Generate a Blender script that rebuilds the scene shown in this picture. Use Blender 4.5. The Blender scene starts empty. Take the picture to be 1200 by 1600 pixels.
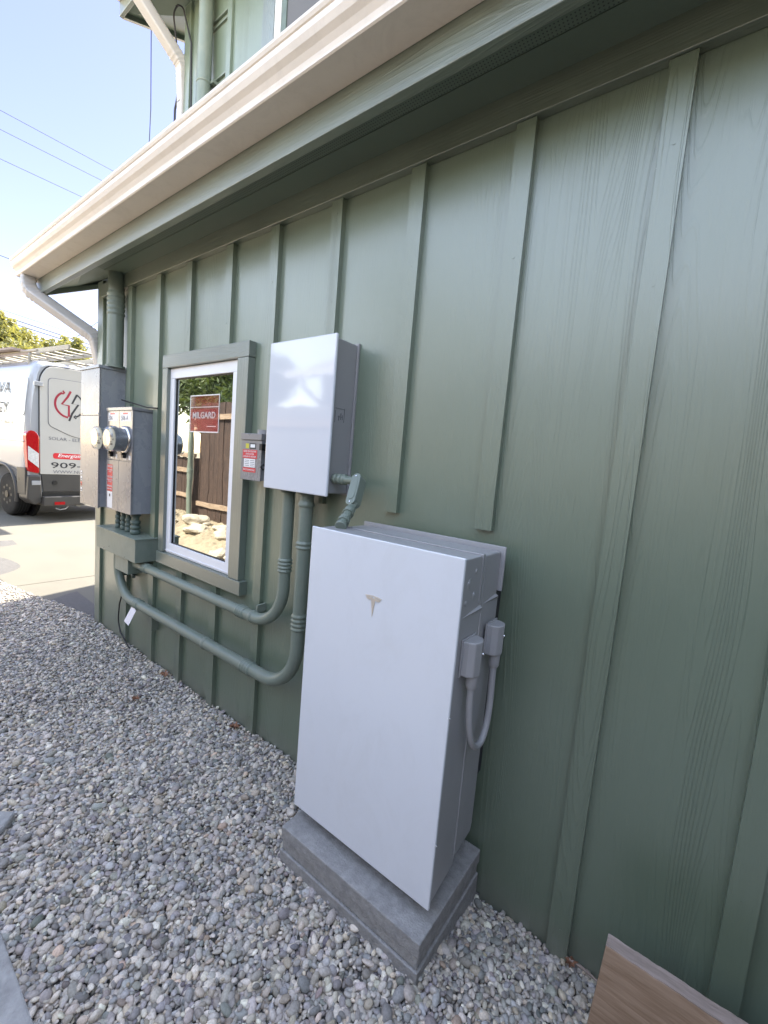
import bpy, bmesh, math, random
import numpy as np
from mathutils import Vector, Matrix
C = bpy.context.scene.collection
R_ = math.radians
random.seed(7); rng = np.random.default_rng(11)

# ------------------------------------------------------------------ camera, sky, sun, exposure
scn = bpy.context.scene
cam_d = bpy.data.cameras.new('camera'); cam = bpy.data.objects.new('camera', cam_d); C.objects.link(cam)
right = Vector((-0.79371044, -0.60250806, 0.08371253)); down = Vector((-0.1306323, 0.03442123, -0.99083318)); fwd = Vector((0.59410348, -0.79737019, -0.1060275))
cam.matrix_world = Matrix((( right.x, -down.x, -fwd.x, 0.0), (right.y, -down.y, -fwd.y, 1.46), (right.z, -down.z, -fwd.z, 1.60), (0, 0, 0, 1)))
cam_d.sensor_fit = 'HORIZONTAL'; cam_d.sensor_width = 36.0; cam_d.lens = 664.83 / 1200 * 36
cam_d.clip_start = 0.02; cam_d.clip_end = 2000
scn.camera = cam
SUN_EL, SUN_AZ = 53.0, 168.0            # azimuth clockwise from +Y
world = bpy.data.worlds.new('World'); scn.world = world; world.use_nodes = True
wn = world.node_tree; bg = wn.nodes['Background']
sky = wn.nodes.new('ShaderNodeTexSky'); sky.sky_type = 'NISHITA'; sky.sun_disc = False
sky.sun_elevation = R_(SUN_EL); sky.sun_rotation = R_(SUN_AZ); sky.air_density = 1.0; sky.dust_density = 0.3; sky.ozone_density = 0.8
# sky dimmed low in the east, brightened elsewhere to add light on the wall
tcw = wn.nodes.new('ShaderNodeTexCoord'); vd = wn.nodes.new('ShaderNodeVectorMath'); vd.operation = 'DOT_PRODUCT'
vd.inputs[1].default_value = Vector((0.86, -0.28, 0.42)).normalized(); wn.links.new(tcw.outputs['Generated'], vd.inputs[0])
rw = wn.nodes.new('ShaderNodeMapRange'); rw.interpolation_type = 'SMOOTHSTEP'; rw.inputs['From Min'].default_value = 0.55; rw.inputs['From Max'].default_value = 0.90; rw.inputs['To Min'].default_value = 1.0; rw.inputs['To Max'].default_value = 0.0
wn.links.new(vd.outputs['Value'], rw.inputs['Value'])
sky_gain = wn.nodes.new('ShaderNodeMix'); sky_gain.data_type = 'RGBA'; sky_gain.inputs['A'].default_value = (0.36, 0.285, 0.30, 1); sky_gain.inputs['B'].default_value = (1.78, 1.33, 1.02, 1)
wn.links.new(rw.outputs[0], sky_gain.inputs['Factor'])
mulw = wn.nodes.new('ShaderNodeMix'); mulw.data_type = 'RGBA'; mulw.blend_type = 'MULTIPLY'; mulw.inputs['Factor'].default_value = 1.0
wn.links.new(sky.outputs[0], mulw.inputs['A']); wn.links.new(sky_gain.outputs['Result'], mulw.inputs['B']); wn.links.new(mulw.outputs['Result'], bg.inputs[0]); bg.inputs[1].default_value = 0.130
sd = bpy.data.lights.new('sun', 'SUN'); sd.energy = 2.2; sd.angle = R_(0.5); sd.color = (1.0, 0.94, 0.82)
sun = bpy.data.objects.new('sun', sd); C.objects.link(sun)
to_sun = Vector((math.sin(R_(SUN_AZ)) * math.cos(R_(SUN_EL)), math.cos(R_(SUN_AZ)) * math.cos(R_(SUN_EL)), math.sin(R_(SUN_EL))))
sun.rotation_euler = to_sun.to_track_quat('Z', 'Y').to_euler()
vs = scn.view_settings; vs.view_transform = 'Standard'; vs.look = 'None'; vs.gamma = 1; vs.exposure = 3.13
vs.use_curve_mapping = False

# ------------------------------------------------------------------ materials
def new_mat(name):
    m = bpy.data.materials.new(name); m.use_nodes = True
    nt = m.node_tree; return m, nt, nt.nodes['Principled BSDF']
def N(nt, typ, **kw):
    n = nt.nodes.new(typ)
    for k, v in kw.items():
        if k.startswith('i_'):
            key = k[2:]; key = int(key) if key.isdigit() else key.replace('_', ' ')
            n.inputs[key].default_value = v
        else: setattr(n, k, v)
    return n
def objcoord(nt, scale=(1, 1, 1)):
    t = N(nt, 'ShaderNodeTexCoord'); mp = N(nt, 'ShaderNodeMapping'); mp.inputs['Scale'].default_value = scale
    nt.links.new(t.outputs['Object'], mp.inputs[0]); return mp.outputs[0]
def ramp(nt, src, stops):
    r = N(nt, 'ShaderNodeValToRGB'); e = r.color_ramp.elements
    while len(e) < len(stops): e.new(0.5)
    for i, (p, c) in enumerate(stops):
        e[i].position = p; e[i].color = (*c, 1) if len(c) == 3 else (c[0],) * 3 + (1,)
    nt.links.new(src, r.inputs[0]); return r.outputs[0]
def basic(name, col, rough=0.5, metal=0.0, var=0.08, vscale=3.0, bump=0.0, bscale=60.0, spec=0.5, coat=0.0, stretch=(1, 1, 1)):
    m, nt, b = new_mat(name); L = nt.links.new
    v = objcoord(nt, stretch)
    n = N(nt, 'ShaderNodeTexNoise', i_Scale=vscale, i_Detail=6.0, i_Roughness=0.6); L(v, n.inputs[0])
    lo = tuple(c * (1 - var) for c in col); hi = tuple(min(1, c * (1 + var)) for c in col)
    L(ramp(nt, n.outputs[0], [(0.3, lo), (0.7, hi)]), b.inputs['Base Color'])
    r2 = ramp(nt, n.outputs[0], [(0.25, (rough * 0.85,)), (0.75, (min(1, rough * 1.15),))]); L(r2, b.inputs['Roughness'])
    b.inputs['Metallic'].default_value = metal; b.inputs['Specular IOR Level'].default_value = spec
    b.inputs['Coat Weight'].default_value = coat; b.inputs['Coat Roughness'].default_value = 0.06
    if bump:
        n2 = N(nt, 'ShaderNodeTexNoise', i_Scale=bscale, i_Detail=4.0); L(v, n2.inputs[0])
        bp = N(nt, 'ShaderNodeBump', i_Strength=bump, i_Distance=0.004); L(n2.outputs[0], bp.inputs['Height']); L(bp.outputs[0], b.inputs['Normal'])
    return m
def grain_mat(name, col, axis='z', rough=0.42, strength=0.55, var=0.05, seed=0.0, fine=1.0):
    """painted fibre siding pressed with a cedar grain; grain runs along axis"""
    m, nt, b = new_mat(name); L = nt.links.new
    s = {'z': (1, 1, 0.055), 'x': (0.055, 1, 1)}[axis]
    tc = N(nt, 'ShaderNodeTexCoord'); mp = N(nt, 'ShaderNodeMapping'); mp.inputs['Scale'].default_value = s; mp.inputs['Location'].default_value = (seed, seed * 1.7, seed * 0.6)
    L(tc.outputs['Object'], mp.inputs[0]); v = mp.outputs[0]
    # long wavy growth lines
    big = N(nt, 'ShaderNodeTexNoise', i_Scale=5.5, i_Detail=2.0, i_Roughness=0.4); L(v, big.inputs[0])
    mul = N(nt, 'ShaderNodeMath', operation='MULTIPLY'); mul.inputs[1].default_value = 300.0 * fine; L(big.outputs[0], mul.inputs[0])
    sn = N(nt, 'ShaderNodeMath', operation='SINE'); L(mul.outputs[0], sn.inputs[0])
    shp = ramp(nt, sn.outputs[0], [(0.0, (0,)), (0.55, (0.15,)), (0.92, (1,))])
    # where the lines show strongly
    msk = N(nt, 'ShaderNodeTexNoise', i_Scale=3.0, i_Detail=2.0); L(v, msk.inputs[0])
    mk = ramp(nt, msk.outputs[0], [(0.46, (0.06,)), (0.66, (1,))])
    a = N(nt, 'ShaderNodeMath', operation='MULTIPLY'); L(shp, a.inputs[0]); L(mk, a.inputs[1])
    fn = N(nt, 'ShaderNodeTexNoise', i_Scale=130.0 * fine, i_Detail=3.0, i_Roughness=0.6); L(v, fn.inputs[0])
    f2 = N(nt, 'ShaderNodeMath', operation='MULTIPLY'); f2.inputs[1].default_value = 0.9; L(fn.outputs[0], f2.inputs[0])
    ad = N(nt, 'ShaderNodeMath', operation='ADD'); L(a.outputs[0], ad.inputs[0]); L(f2.outputs[0], ad.inputs[1])
    bp = N(nt, 'ShaderNodeBump', i_Strength=min(1.0, strength * 1.4), i_Distance=0.0021); L(ad.outputs[0], bp.inputs['Height'])
    # roller stipple of the paint
    st = N(nt, 'ShaderNodeTexNoise', i_Scale=420.0, i_Detail=2.0); L(tc.outputs['Object'], st.inputs[0])
    bp2 = N(nt, 'ShaderNodeBump', i_Strength=0.12, i_Distance=0.0006); L(st.outputs[0], bp2.inputs['Height']); L(bp.outputs[0], bp2.inputs['Normal'])
    L(bp2.outputs[0], b.inputs['Normal'])
    cn = N(nt, 'ShaderNodeTexNoise', i_Scale=1.3, i_Detail=5.0, i_Roughness=0.65); L(tc.outputs['Object'], cn.inputs[0])
    lo = tuple(c * (1 - var) for c in col); hi = tuple(c * (1 + var) for c in col)
    base = ramp(nt, cn.outputs[0], [(0.3, lo), (0.7, hi)])
    # small chips and dust specks
    sp = N(nt, 'ShaderNodeTexNoise', i_Scale=38.0, i_Detail=2.0); L(tc.outputs['Object'], sp.inputs[0])
    spk = ramp(nt, sp.outputs[0], [(0.775, (0,)), (0.80, (0.55,))])
    mx = N(nt, 'ShaderNodeMix', data_type='RGBA'); L(spk, mx.inputs['Factor']); L(base, mx.inputs['A']); mx.inputs['B'].default_value = (col[0] * 1.7 + .03, col[1] * 1.6 + .03, col[2] * 1.6 + .03, 1)
    # dust splashed up from the ground
    sz = N(nt, 'ShaderNodeSeparateXYZ'); gp = N(nt, 'ShaderNodeNewGeometry'); L(gp.outputs['Position'], sz.inputs[0])
    dn = N(nt, 'ShaderNodeTexNoise', i_Scale=14.0, i_Detail=6.0, i_Roughness=0.7); L(tc.outputs['Object'], dn.inputs[0])
    hm = N(nt, 'ShaderNodeMath', operation='MULTIPLY_ADD'); hm.inputs[1].default_value = 0.34; hm.inputs[2].default_value = -0.02; L(dn.outputs[0], hm.inputs[0])
    df = N(nt, 'ShaderNodeMapRange'); L(sz.outputs[2], df.inputs['Value']); df.inputs['From Min'].default_value = 0.02; L(hm.outputs[0], df.inputs['From Max']); df.inputs['To Min'].default_value = 0.42; df.inputs['To Max'].default_value = 0.0
    md = N(nt, 'ShaderNodeMix', data_type='RGBA'); L(df.outputs[0], md.inputs['Factor']); L(mx.outputs['Result'], md.inputs['A']); md.inputs['B'].default_value = (0.20, 0.19, 0.165, 1)
    L(md.outputs['Result'], b.inputs['Base Color'])
    L(ramp(nt, cn.outputs[0], [(0.3, (rough - .05,)), (0.7, (rough + .08,))]), b.inputs['Roughness'])
    b.inputs['Specular IOR Level'].default_value = 1.0; b.inputs['Coat Weight'].default_value = 0.9; b.inputs['Coat IOR'].default_value = 1.62; b.inputs['Coat Roughness'].default_value = 0.30
    return m
GREEN = (0.130, 0.172, 0.120)
M = {}
M['siding'] = grain_mat('green_siding_paint', GREEN)
M['batten'] = grain_mat('green_batten_paint', (0.132, 0.173, 0.120), seed=3.1, strength=0.7, fine=1.3)
M['trim_x'] = grain_mat('green_trim_paint', (0.136, 0.166, 0.126), axis='x', seed=5.2, strength=0.9, rough=0.40, var=0.20)
M['casing_z'] = grain_mat('green_casing_paint', (0.120, 0.148, 0.122), axis='z', seed=8.2, strength=0.9, rough=0.34, var=0.16, fine=1.2)
M['casing_x'] = grain_mat('green_casing_paint_level', (0.120, 0.148, 0.122), axis='x', seed=9.7, strength=0.9, rough=0.34, var=0.16, fine=1.2)
M['soffit'] = basic('green_soffit_paint', (0.135, 0.175, 0.135), 0.5, bump=0.15, bscale=90)
M['pipe'] = basic('green_conduit_paint', (0.170, 0.205, 0.168), 0.33, var=0.05, vscale=9, bump=0.08, bscale=120)
M['pipe_dark'] = basic('green_fitting_paint', (0.10, 0.135, 0.115), 0.4, var=0.15, vscale=20)
M['gutter'] = basic('cream_gutter_enamel', (0.77, 0.69, 0.60), 0.32, var=0.045, vscale=5, stretch=(.5, 1, 3))
M['white_vinyl'] = basic('white_vinyl', (0.80, 0.80, 0.82), 0.35, var=0.02)
M['downspout'] = basic('white_downspout_enamel', (0.50, 0.475, 0.455), 0.32, var=0.03, vscale=8)
M['panel_white'] = basic('white_glass_panel', (0.62, 0.64, 0.68), 0.07, var=0.004, vscale=1.2, spec=0.6, coat=0.0)
M['panel_satin'] = basic('white_satin_panel', (0.72, 0.735, 0.765), 0.11, var=0.004, vscale=0.8, bump=0.05, bscale=420, spec=0.5)
M['body_grey'] = basic('grey_cast_metal', (0.33, 0.325, 0.33), 0.36, metal=0.0, var=0.05, vscale=5, bump=0.10, bscale=500)
M['knock'] = basic('cast_metal_rim', (0.34, 0.34, 0.35), 0.3, metal=0.3)
M['body_dark'] = basic('dark_gap', (0.03, 0.03, 0.032), 0.6)
M['cab_grey'] = basic('grey_gateway_paint', (0.30, 0.295, 0.30), 0.40, var=0.04, bump=0.08, bscale=500)
M['steel'] = basic('grey_steel_enamel', (0.27, 0.28, 0.30), 0.26, var=0.05, vscale=4, coat=0.35)
M['steel_face'] = basic('light_steel_enamel', (0.225, 0.225, 0.235), 0.28, metal=0.15, var=0.05, vscale=3, coat=0.3)
M['chrome'] = basic('bright_metal', (0.62, 0.62, 0.63), 0.18, metal=1.0, var=0.05)
M['black'] = basic('black_plastic', (0.012, 0.012, 0.013), 0.45)
M['rubber'] = basic('tyre_rubber', (0.010, 0.010, 0.010), 0.85, bump=0.2)
M['red'] = basic('red_sticker', (0.60, 0.035, 0.045), 0.35, var=0.04)
M['white'] = basic('white_sticker', (0.80, 0.80, 0.80), 0.4, var=0.02)
M['yellow'] = basic('yellow_sticker', (0.55, 0.50, 0.05), 0.4)
M['ink'] = basic('dark_ink', (0.03, 0.03, 0.035), 0.5)
M['grey_ink'] = basic('grey_ink', (0.16, 0.16, 0.18), 0.5)
M['brass'] = basic('pale_brass', (0.72, 0.63, 0.52), 0.3, metal=0.3)
M['paper'] = basic('paper_tag', (0.78, 0.76, 0.80), 0.6, var=0.05, vscale=60)
M['meter_face'] = basic('meter_face', (0.36, 0.35, 0.28), 0.4, var=0.05, vscale=30)
M['tile'] = basic('light_tan_shingle', (0.30, 0.27, 0.23), 0.85, var=0.2, vscale=20, bump=0.5)
M['roof'] = basic('asphalt_shingle', (0.06, 0.058, 0.056), 0.9, var=0.3, vscale=25, bump=0.6, bscale=60)
M['van_white'] = basic('white_car_paint', (0.35, 0.36, 0.38), 0.16, var=0.01, coat=0.8)
M['van_vinyl'] = basic('cream_door_vinyl', (0.47, 0.46, 0.43), 0.4, var=0.02)
M['van_trim'] = basic('grey_bumper_plastic', (0.050, 0.048, 0.046), 0.5, bump=0.1, bscale=300)
M['red_lens'] = basic('red_lens', (0.38, 0.006, 0.010), 0.12, var=0.15, vscale=30, coat=0.7)
M['clear_lens'] = basic('clear_lens', (0.60, 0.60, 0.60), 0.12, var=0.2, vscale=40, coat=0.7)
M['logo_red'] = basic('maroon_vinyl', (0.33, 0.025, 0.05), 0.4)
M['alu'] = basic('weathered_aluminium', (0.30, 0.27, 0.22), 0.5, metal=0.3, var=0.12, vscale=12)
M['leaf'] = basic('dry_leaf', (0.24, 0.12, 0.07), 0.8, var=0.3, vscale=60)
M['concrete'] = basic('pale_driveway_concrete', (0.140, 0.130, 0.104), 0.85, var=0.10, vscale=2.4, bump=0.25, bscale=120)
M['concrete_rough'] = basic('old_grey_concrete', (0.34, 0.335, 0.32), 0.95, var=0.25, vscale=22, bump=0.9, bscale=90)
M['dirt'] = basic('sandy_dirt', (0.27, 0.22, 0.15), 0.95, var=0.25, vscale=5, bump=0.8, bscale=30)
M['rock'] = basic('pale_rock', (0.42, 0.37, 0.29), 0.9, var=0.25, vscale=7, bump=0.8, bscale=22)
M['stucco'] = basic('pale_neighbour_siding', (0.36, 0.355, 0.34), 0.8, var=0.04)
M['bark'] = basic('bark', (0.12, 0.09, 0.065), 0.9, var=0.3, vscale=20, bump=0.8, bscale=30)
M['wire'] = basic('wire_rubber', (0.03, 0.03, 0.035), 0.6)

def dusty(m, dust=(0.45, 0.43, 0.38), amt=0.11):
    nt = m.node_tree; L = nt.links.new; b = nt.nodes['Principled BSDF']; src = b.inputs['Base Color'].links[0].from_socket
    v = objcoord(nt, (1, 1, .55)); n = N(nt, 'ShaderNodeTexNoise', i_Scale=7.0, i_Detail=9.0, i_Roughness=0.72, i_Distortion=0.8); L(v, n.inputs[0])
    f = ramp(nt, n.outputs[0], [(0.48, (0,)), (0.72, (amt,))])
    mx = N(nt, 'ShaderNodeMix', data_type='RGBA'); L(f, mx.inputs['Factor']); L(src, mx.inputs['A']); mx.inputs['B'].default_value = (*dust, 1); L(mx.outputs['Result'], b.inputs['Base Color'])
    rr = b.inputs['Roughness'].links[0].from_socket; ad = N(nt, 'ShaderNodeMath', operation='ADD'); L(rr, ad.inputs[0]); L(f, ad.inputs[1]); L(ad.outputs[0], b.inputs['Roughness'])
dusty(M['panel_satin']); dusty(M['steel'], (.40, .38, .34), .12); dusty(M['steel_face'], (.42, .40, .36), .12); dusty(M['pipe'], (.30, .30, .25), .3); dusty(M['body_grey'], (.42, .40, .37), .15); dusty(M['gutter'], (.45, .40, .33), .25)
def plinth_mat():
    m, nt, b = new_mat('grey_foam_plinth'); L = nt.links.new
    v = objcoord(nt)
    n = N(nt, 'ShaderNodeTexNoise', i_Scale=9.0, i_Detail=7.0, i_Roughness=0.7); L(v, n.inputs[0])
    L(ramp(nt, n.outputs[0], [(0.3, (0.22, 0.213, 0.205)), (0.7, (0.37, 0.36, 0.345))]), b.inputs['Base Color']); n.inputs['Scale'].default_value = 34.0
    b.inputs['Roughness'].default_value = 0.8
    n2 = N(nt, 'ShaderNodeTexNoise', i_Scale=170.0, i_Detail=5.0); L(v, n2.inputs[0])
    bp = N(nt, 'ShaderNodeBump', i_Strength=0.9, i_Distance=0.004); L(n2.outputs[0], bp.inputs['Height']); L(bp.outputs[0], b.inputs['Normal'])
    return m
M['plinth'] = plinth_mat()

def wood_mat(name, c1, c2, axis='x', scale=1.0, bump=0.6):
    m, nt, b = new_mat(name); L = nt.links.new
    s = {'x': (0.12, 1, 1), 'z': (1, 1, 0.1)}[axis]
    v = objcoord(nt, tuple(k * scale for k in s))
    n = N(nt, 'ShaderNodeTexNoise', i_Scale=9.0, i_Detail=3.0, i_Roughness=0.5, i_Distortion=0.6); L(v, n.inputs[0])
    mu = N(nt, 'ShaderNodeMath', operation='MULTIPLY'); mu.inputs[1].default_value = 70.0; L(n.outputs[0], mu.inputs[0])
    sn = N(nt, 'ShaderNodeMath', operation='SINE'); L(mu.outputs[0], sn.inputs[0])
    g = N(nt, 'ShaderNodeTexNoise', i_Scale=160.0, i_Detail=3.0); L(v, g.inputs[0])
    a = N(nt, 'ShaderNodeMath', operation='MULTIPLY_ADD'); a.inputs[1].default_value = 0.18; L(sn.outputs[0], a.inputs[0]); L(g.outputs[0], a.inputs[2])
    L(ramp(nt, a.outputs[0], [(0.25, c1), (0.75, c2)]), b.inputs['Base Color'])
    b.inputs['Roughness'].default_value = 0.75
    bp = N(nt, 'ShaderNodeBump', i_Strength=bump, i_Distance=0.002); L(a.outputs[0], bp.inputs['Height']); L(bp.outputs[0], b.inputs['Normal'])
    return m
M['lumber'] = wood_mat('sawn_redwood', (0.27, 0.18, 0.115), (0.36, 0.25, 0.17), bump=0.5)
M['lumber_edge'] = wood_mat('weathered_redwood_edge', (0.27, 0.21, 0.175), (0.38, 0.30, 0.26), bump=0.9)
M['fence_dark'] = wood_mat('dark_fence_board', (0.030, 0.018, 0.014), (0.080, 0.048, 0.035), axis='z')
M['fence_pale'] = wood_mat('grey_weathered_board', (0.16, 0.15, 0.14), (0.24, 0.23, 0.21), axis='z', bump=0.3)
M['fence_rail'] = wood_mat('weathered_fence_rail', (0.22, 0.15, 0.10), (0.38, 0.28, 0.20))

def pebble_mat():
    m, nt, b = new_mat('river_pebble_stone'); L = nt.links.new
    at = N(nt, 'ShaderNodeAttribute', attribute_name='pcol')
    v = objcoord(nt)
    n = N(nt, 'ShaderNodeTexNoise', i_Scale=180.0, i_Detail=4.0); L(v, n.inputs[0])
    r = ramp(nt, n.outputs[0], [(0.3, (0.78,)), (0.7, (1.15,))])
    mx = N(nt, 'ShaderNodeMix', data_type='RGBA', blend_type='MULTIPLY'); mx.inputs['Factor'].default_value = 1.0
    L(at.outputs['Color'], mx.inputs['A']); L(r, mx.inputs['B']); L(mx.outputs['Result'], b.inputs['Base Color'])
    b.inputs['Roughness'].default_value = 0.62
    n2 = N(nt, 'ShaderNodeTexNoise', i_Scale=500.0, i_Detail=2.0); L(v, n2.inputs[0])
    bp = N(nt, 'ShaderNodeBump', i_Strength=0.2, i_Distance=0.001); L(n2.outputs[0], bp.inputs['Height']); L(bp.outputs[0], b.inputs['Normal'])
    return m
M['pebble'] = pebble_mat()
def foliage_mat(name, c1, c2):
    m, nt, b = new_mat(name); L = nt.links.new
    v = objcoord(nt); n = N(nt, 'ShaderNodeTexNoise', i_Scale=2.6, i_Detail=6.0, i_Roughness=0.7); L(v, n.inputs[0])
    L(ramp(nt, n.outputs[0], [(0.35, c1), (0.65, c2)]), b.inputs['Base Color']); b.inputs['Roughness'].default_value = 0.5
    tr = N(nt, 'ShaderNodeBsdfTranslucent'); tr.inputs[0].default_value = (c2[0] * 1.5, c2[1] * 1.5, c2[2], 1)
    ms = N(nt, 'ShaderNodeMixShader'); ms.inputs[0].default_value = 0.3
    L(b.outputs[0], ms.inputs[1]); L(tr.outputs[0], ms.inputs[2]); L(ms.outputs[0], nt.nodes['Material Output'].inputs[0])
    return m
M['foliage'] = foliage_mat('orange_tree_leaves', (0.08, 0.095, 0.028), (0.27, 0.25, 0.075))
M['foliage2'] = foliage_mat('green_tree_leaves', (0.035, 0.06, 0.018), (0.10, 0.13, 0.04))
def glass_mirror():
    m, nt, b = new_mat('coated_window_glass'); L = nt.links.new
    b.inputs['Base Color'].default_value = (0.01, 0.012, 0.012, 1); b.inputs['Roughness'].default_value = 0.03
    g = N(nt, 'ShaderNodeBsdfGlossy'); g.inputs['Color'].default_value = (0.80, 0.83, 0.80, 1); g.inputs['Roughness'].default_value = 0.012
    v = objcoord(nt); n = N(nt, 'ShaderNodeTexNoise', i_Scale=3.0, i_Detail=2.0); L(v, n.inputs[0])
    bp = N(nt, 'ShaderNodeBump', i_Strength=0.06, i_Distance=0.01); L(n.outputs[0], bp.inputs['Height']); L(bp.outputs[0], g.inputs['Normal'])
    ms = N(nt, 'ShaderNodeMixShader'); ms.inputs[0].default_value = 0.58
    L(b.outputs[0], ms.inputs[1]); L(g.outputs[0], ms.inputs[2]); L(ms.outputs[0], nt.nodes['Material Output'].inputs[0])
    return m
M['glass'] = glass_mirror()
def clear_glass():
    m, nt, b = new_mat('meter_cover_glass')
    L = nt.links.new; tr = N(nt, 'ShaderNodeBsdfTransparent'); tr.inputs[0].default_value = (0.90, 0.93, 0.95, 1)
    gl = N(nt, 'ShaderNodeBsdfGlossy'); gl.inputs['Roughness'].default_value = 0.03
    lw = N(nt, 'ShaderNodeLayerWeight', i_Blend=0.35); mr = N(nt, 'ShaderNodeMapRange'); mr.inputs['To Min'].default_value = 0.05; mr.inputs['To Max'].default_value = 0.55; L(lw.outputs['Facing'], mr.inputs['Value']); ms = N(nt, 'ShaderNodeMixShader'); L(mr.outputs[0], ms.inputs[0]); L(tr.outputs[0], ms.inputs[1]); L(gl.outputs[0], ms.inputs[2]); L(ms.outputs[0], nt.nodes['Material Output'].inputs[0])
    return m
M['meter_glass'] = clear_glass()
def vent_mat():
    m, nt, b = new_mat('perforated_soffit'); L = nt.links.new
    tc = N(nt, 'ShaderNodeTexCoord'); sx = N(nt, 'ShaderNodeSeparateXYZ'); L(tc.outputs['Object'], sx.inputs[0])
    def cell(out, k):
        a = N(nt, 'ShaderNodeMath', operation='MULTIPLY'); a.inputs[1].default_value = k; L(out, a.inputs[0])
        f = N(nt, 'ShaderNodeMath', operation='FRACT'); L(a.outputs[0], f.inputs[0])
        s = N(nt, 'ShaderNodeMath', operation='SUBTRACT'); s.inputs[1].default_value = 0.5; L(f.outputs[0], s.inputs[0])
        p = N(nt, 'ShaderNodeMath', operation='POWER'); p.inputs[1].default_value = 2; L(s.outputs[0], p.inputs[0]); return p.outputs[0]
    ad = N(nt, 'ShaderNodeMath', operation='ADD'); L(cell(sx.outputs[0], 90), ad.inputs[0]); L(cell(sx.outputs[1], 90), ad.inputs[1])
    L(ramp(nt, ad.outputs[0], [(0.035, (0.05, 0.062, 0.05)), (0.06, (0.135, 0.172, 0.135))]), b.inputs['Base Color'])
    b.inputs['Roughness'].default_value = 0.5
    return m
M['vent'] = vent_mat()

# ------------------------------------------------------------------ object helpers
def tag(o, label=None, cat=None, group=None, kind=None):
    if label: o['label'] = label
    if cat: o['category'] = cat
    if group: o['group'] = group
    if kind: o['kind'] = kind
    return o
def empty(name, loc, label=None, cat=None, group=None):
    o = bpy.data.objects.new(name, None); C.objects.link(o); o.location = loc; o.empty_display_size = 0.1
    o['origin'] = loc
    return tag(o, label, cat, group)
def world_origin(o):
    p = Vector((0, 0, 0))
    while o is not None:
        p += Vector(o.location); o = o.parent
    return p
class MB:
    def __init__(s): s.v = []; s.f = []; s.sm = []
    def add(s, vs, fs, smooth=False):
        k = len(s.v); s.v += [tuple(p) for p in vs]; s.f += [tuple(i + k for i in f) for f in fs]; s.sm += [smooth] * len(fs); return s
    def box(s, x0, x1, y0, y1, z0, z1):
        x0, x1 = sorted((x0, x1)); y0, y1 = sorted((y0, y1)); z0, z1 = sorted((z0, z1))
        return s.add([(x0, y0, z0), (x1, y0, z0), (x1, y1, z0), (x0, y1, z0), (x0, y0, z1), (x1, y0, z1), (x1, y1, z1), (x0, y1, z1)],
                     [(0, 3, 2, 1), (4, 5, 6, 7), (0, 1, 5, 4), (1, 2, 6, 5), (2, 3, 7, 6), (3, 0, 4, 7)])
    def prism(s, poly, fn, a, b):
        """poly: 2-D outline; fn(u, v, w) -> point; extruded from w=a to w=b"""
        n = len(poly); vs = [fn(u, v, a) for u, v in poly] + [fn(u, v, b) for u, v in poly]
        fs = [tuple(range(n - 1, -1, -1)), tuple(range(n, 2 * n))] + [(i, (i + 1) % n, n + (i + 1) % n, n + i) for i in range(n)]
        return s.add(vs, fs)
    def tube(s, pts, r, seg=16, caps=True, squash=None):
        pts = [Vector(p) for p in pts]; n = len(pts)
        rs = r if isinstance(r, (list, tuple)) else [r] * n
        T = [(pts[min(i + 1, n - 1)] - pts[max(i - 1, 0)]).normalized() for i in range(n)]
        up = Vector((0, 0, 1)) if abs(T[0].z) < 0.9 else Vector((1, 0, 0))
        u = T[0].cross(up).normalized(); vs = []
        for i in range(n):
            u = (u - T[i] * u.dot(T[i])).normalized(); w = T[i].cross(u)
            for k in range(seg):
                a = 2 * math.pi * k / seg; ca, sa = math.cos(a), math.sin(a)
                if squash: ca, sa = squash(ca, sa)
                vs.append(pts[i] + (u * ca + w * sa) * rs[i])
        fs = [(i * seg + k, i * seg + (k + 1) % seg, (i + 1) * seg + (k + 1) % seg, (i + 1) * seg + k) for i in range(n - 1) for k in range(seg)]
        k0 = len(s.f); s.add(vs, fs, True)
        if caps:
            s.add([vs[k] for k in range(seg)], [tuple(range(seg - 1, -1, -1))]); s.add([vs[(n - 1) * seg + k] for k in range(seg)], [tuple(range(seg))])
        return s
    def cyl(s, p0, p1, r, seg=24, r2=None): return s.tube([p0, p1], [r, r if r2 is None else r2], seg)
    def build(s, name, mat, parent=None, bevel=0.0, segs=2, smooth=None, **tags):
        me = bpy.data.meshes.new(name)
        off = world_origin(parent) if parent else Vector((0, 0, 0))
        loc = Vector((0, 0, 0))
        if not parent:
            a = np.array(s.v); loc = Vector(((a[:, 0].min() + a[:, 0].max()) / 2, (a[:, 1].min() + a[:, 1].max()) / 2, a[:, 2].min())); off = loc
        me.from_pydata([tuple(Vector(p) - off) for p in s.v], [], s.f); me.materials.append(mat)
        me.polygons.foreach_set('use_smooth', s.sm if smooth is None else [smooth] * len(s.f)); me.update()
        bm = bmesh.new(); bm.from_mesh(me); bmesh.ops.recalc_face_normals(bm, faces=bm.faces); bm.to_mesh(me); bm.free()
        o = bpy.data.objects.new(name, me); C.objects.link(o); o.location = loc
        if parent: o.parent = parent
        if bevel:
            md = o.modifiers.new('bevel', 'BEVEL'); md.width = bevel; md.segments = segs; md.limit_method = 'ANGLE'; md.angle_limit = R_(40)
        return tag(o, **tags)
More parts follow.
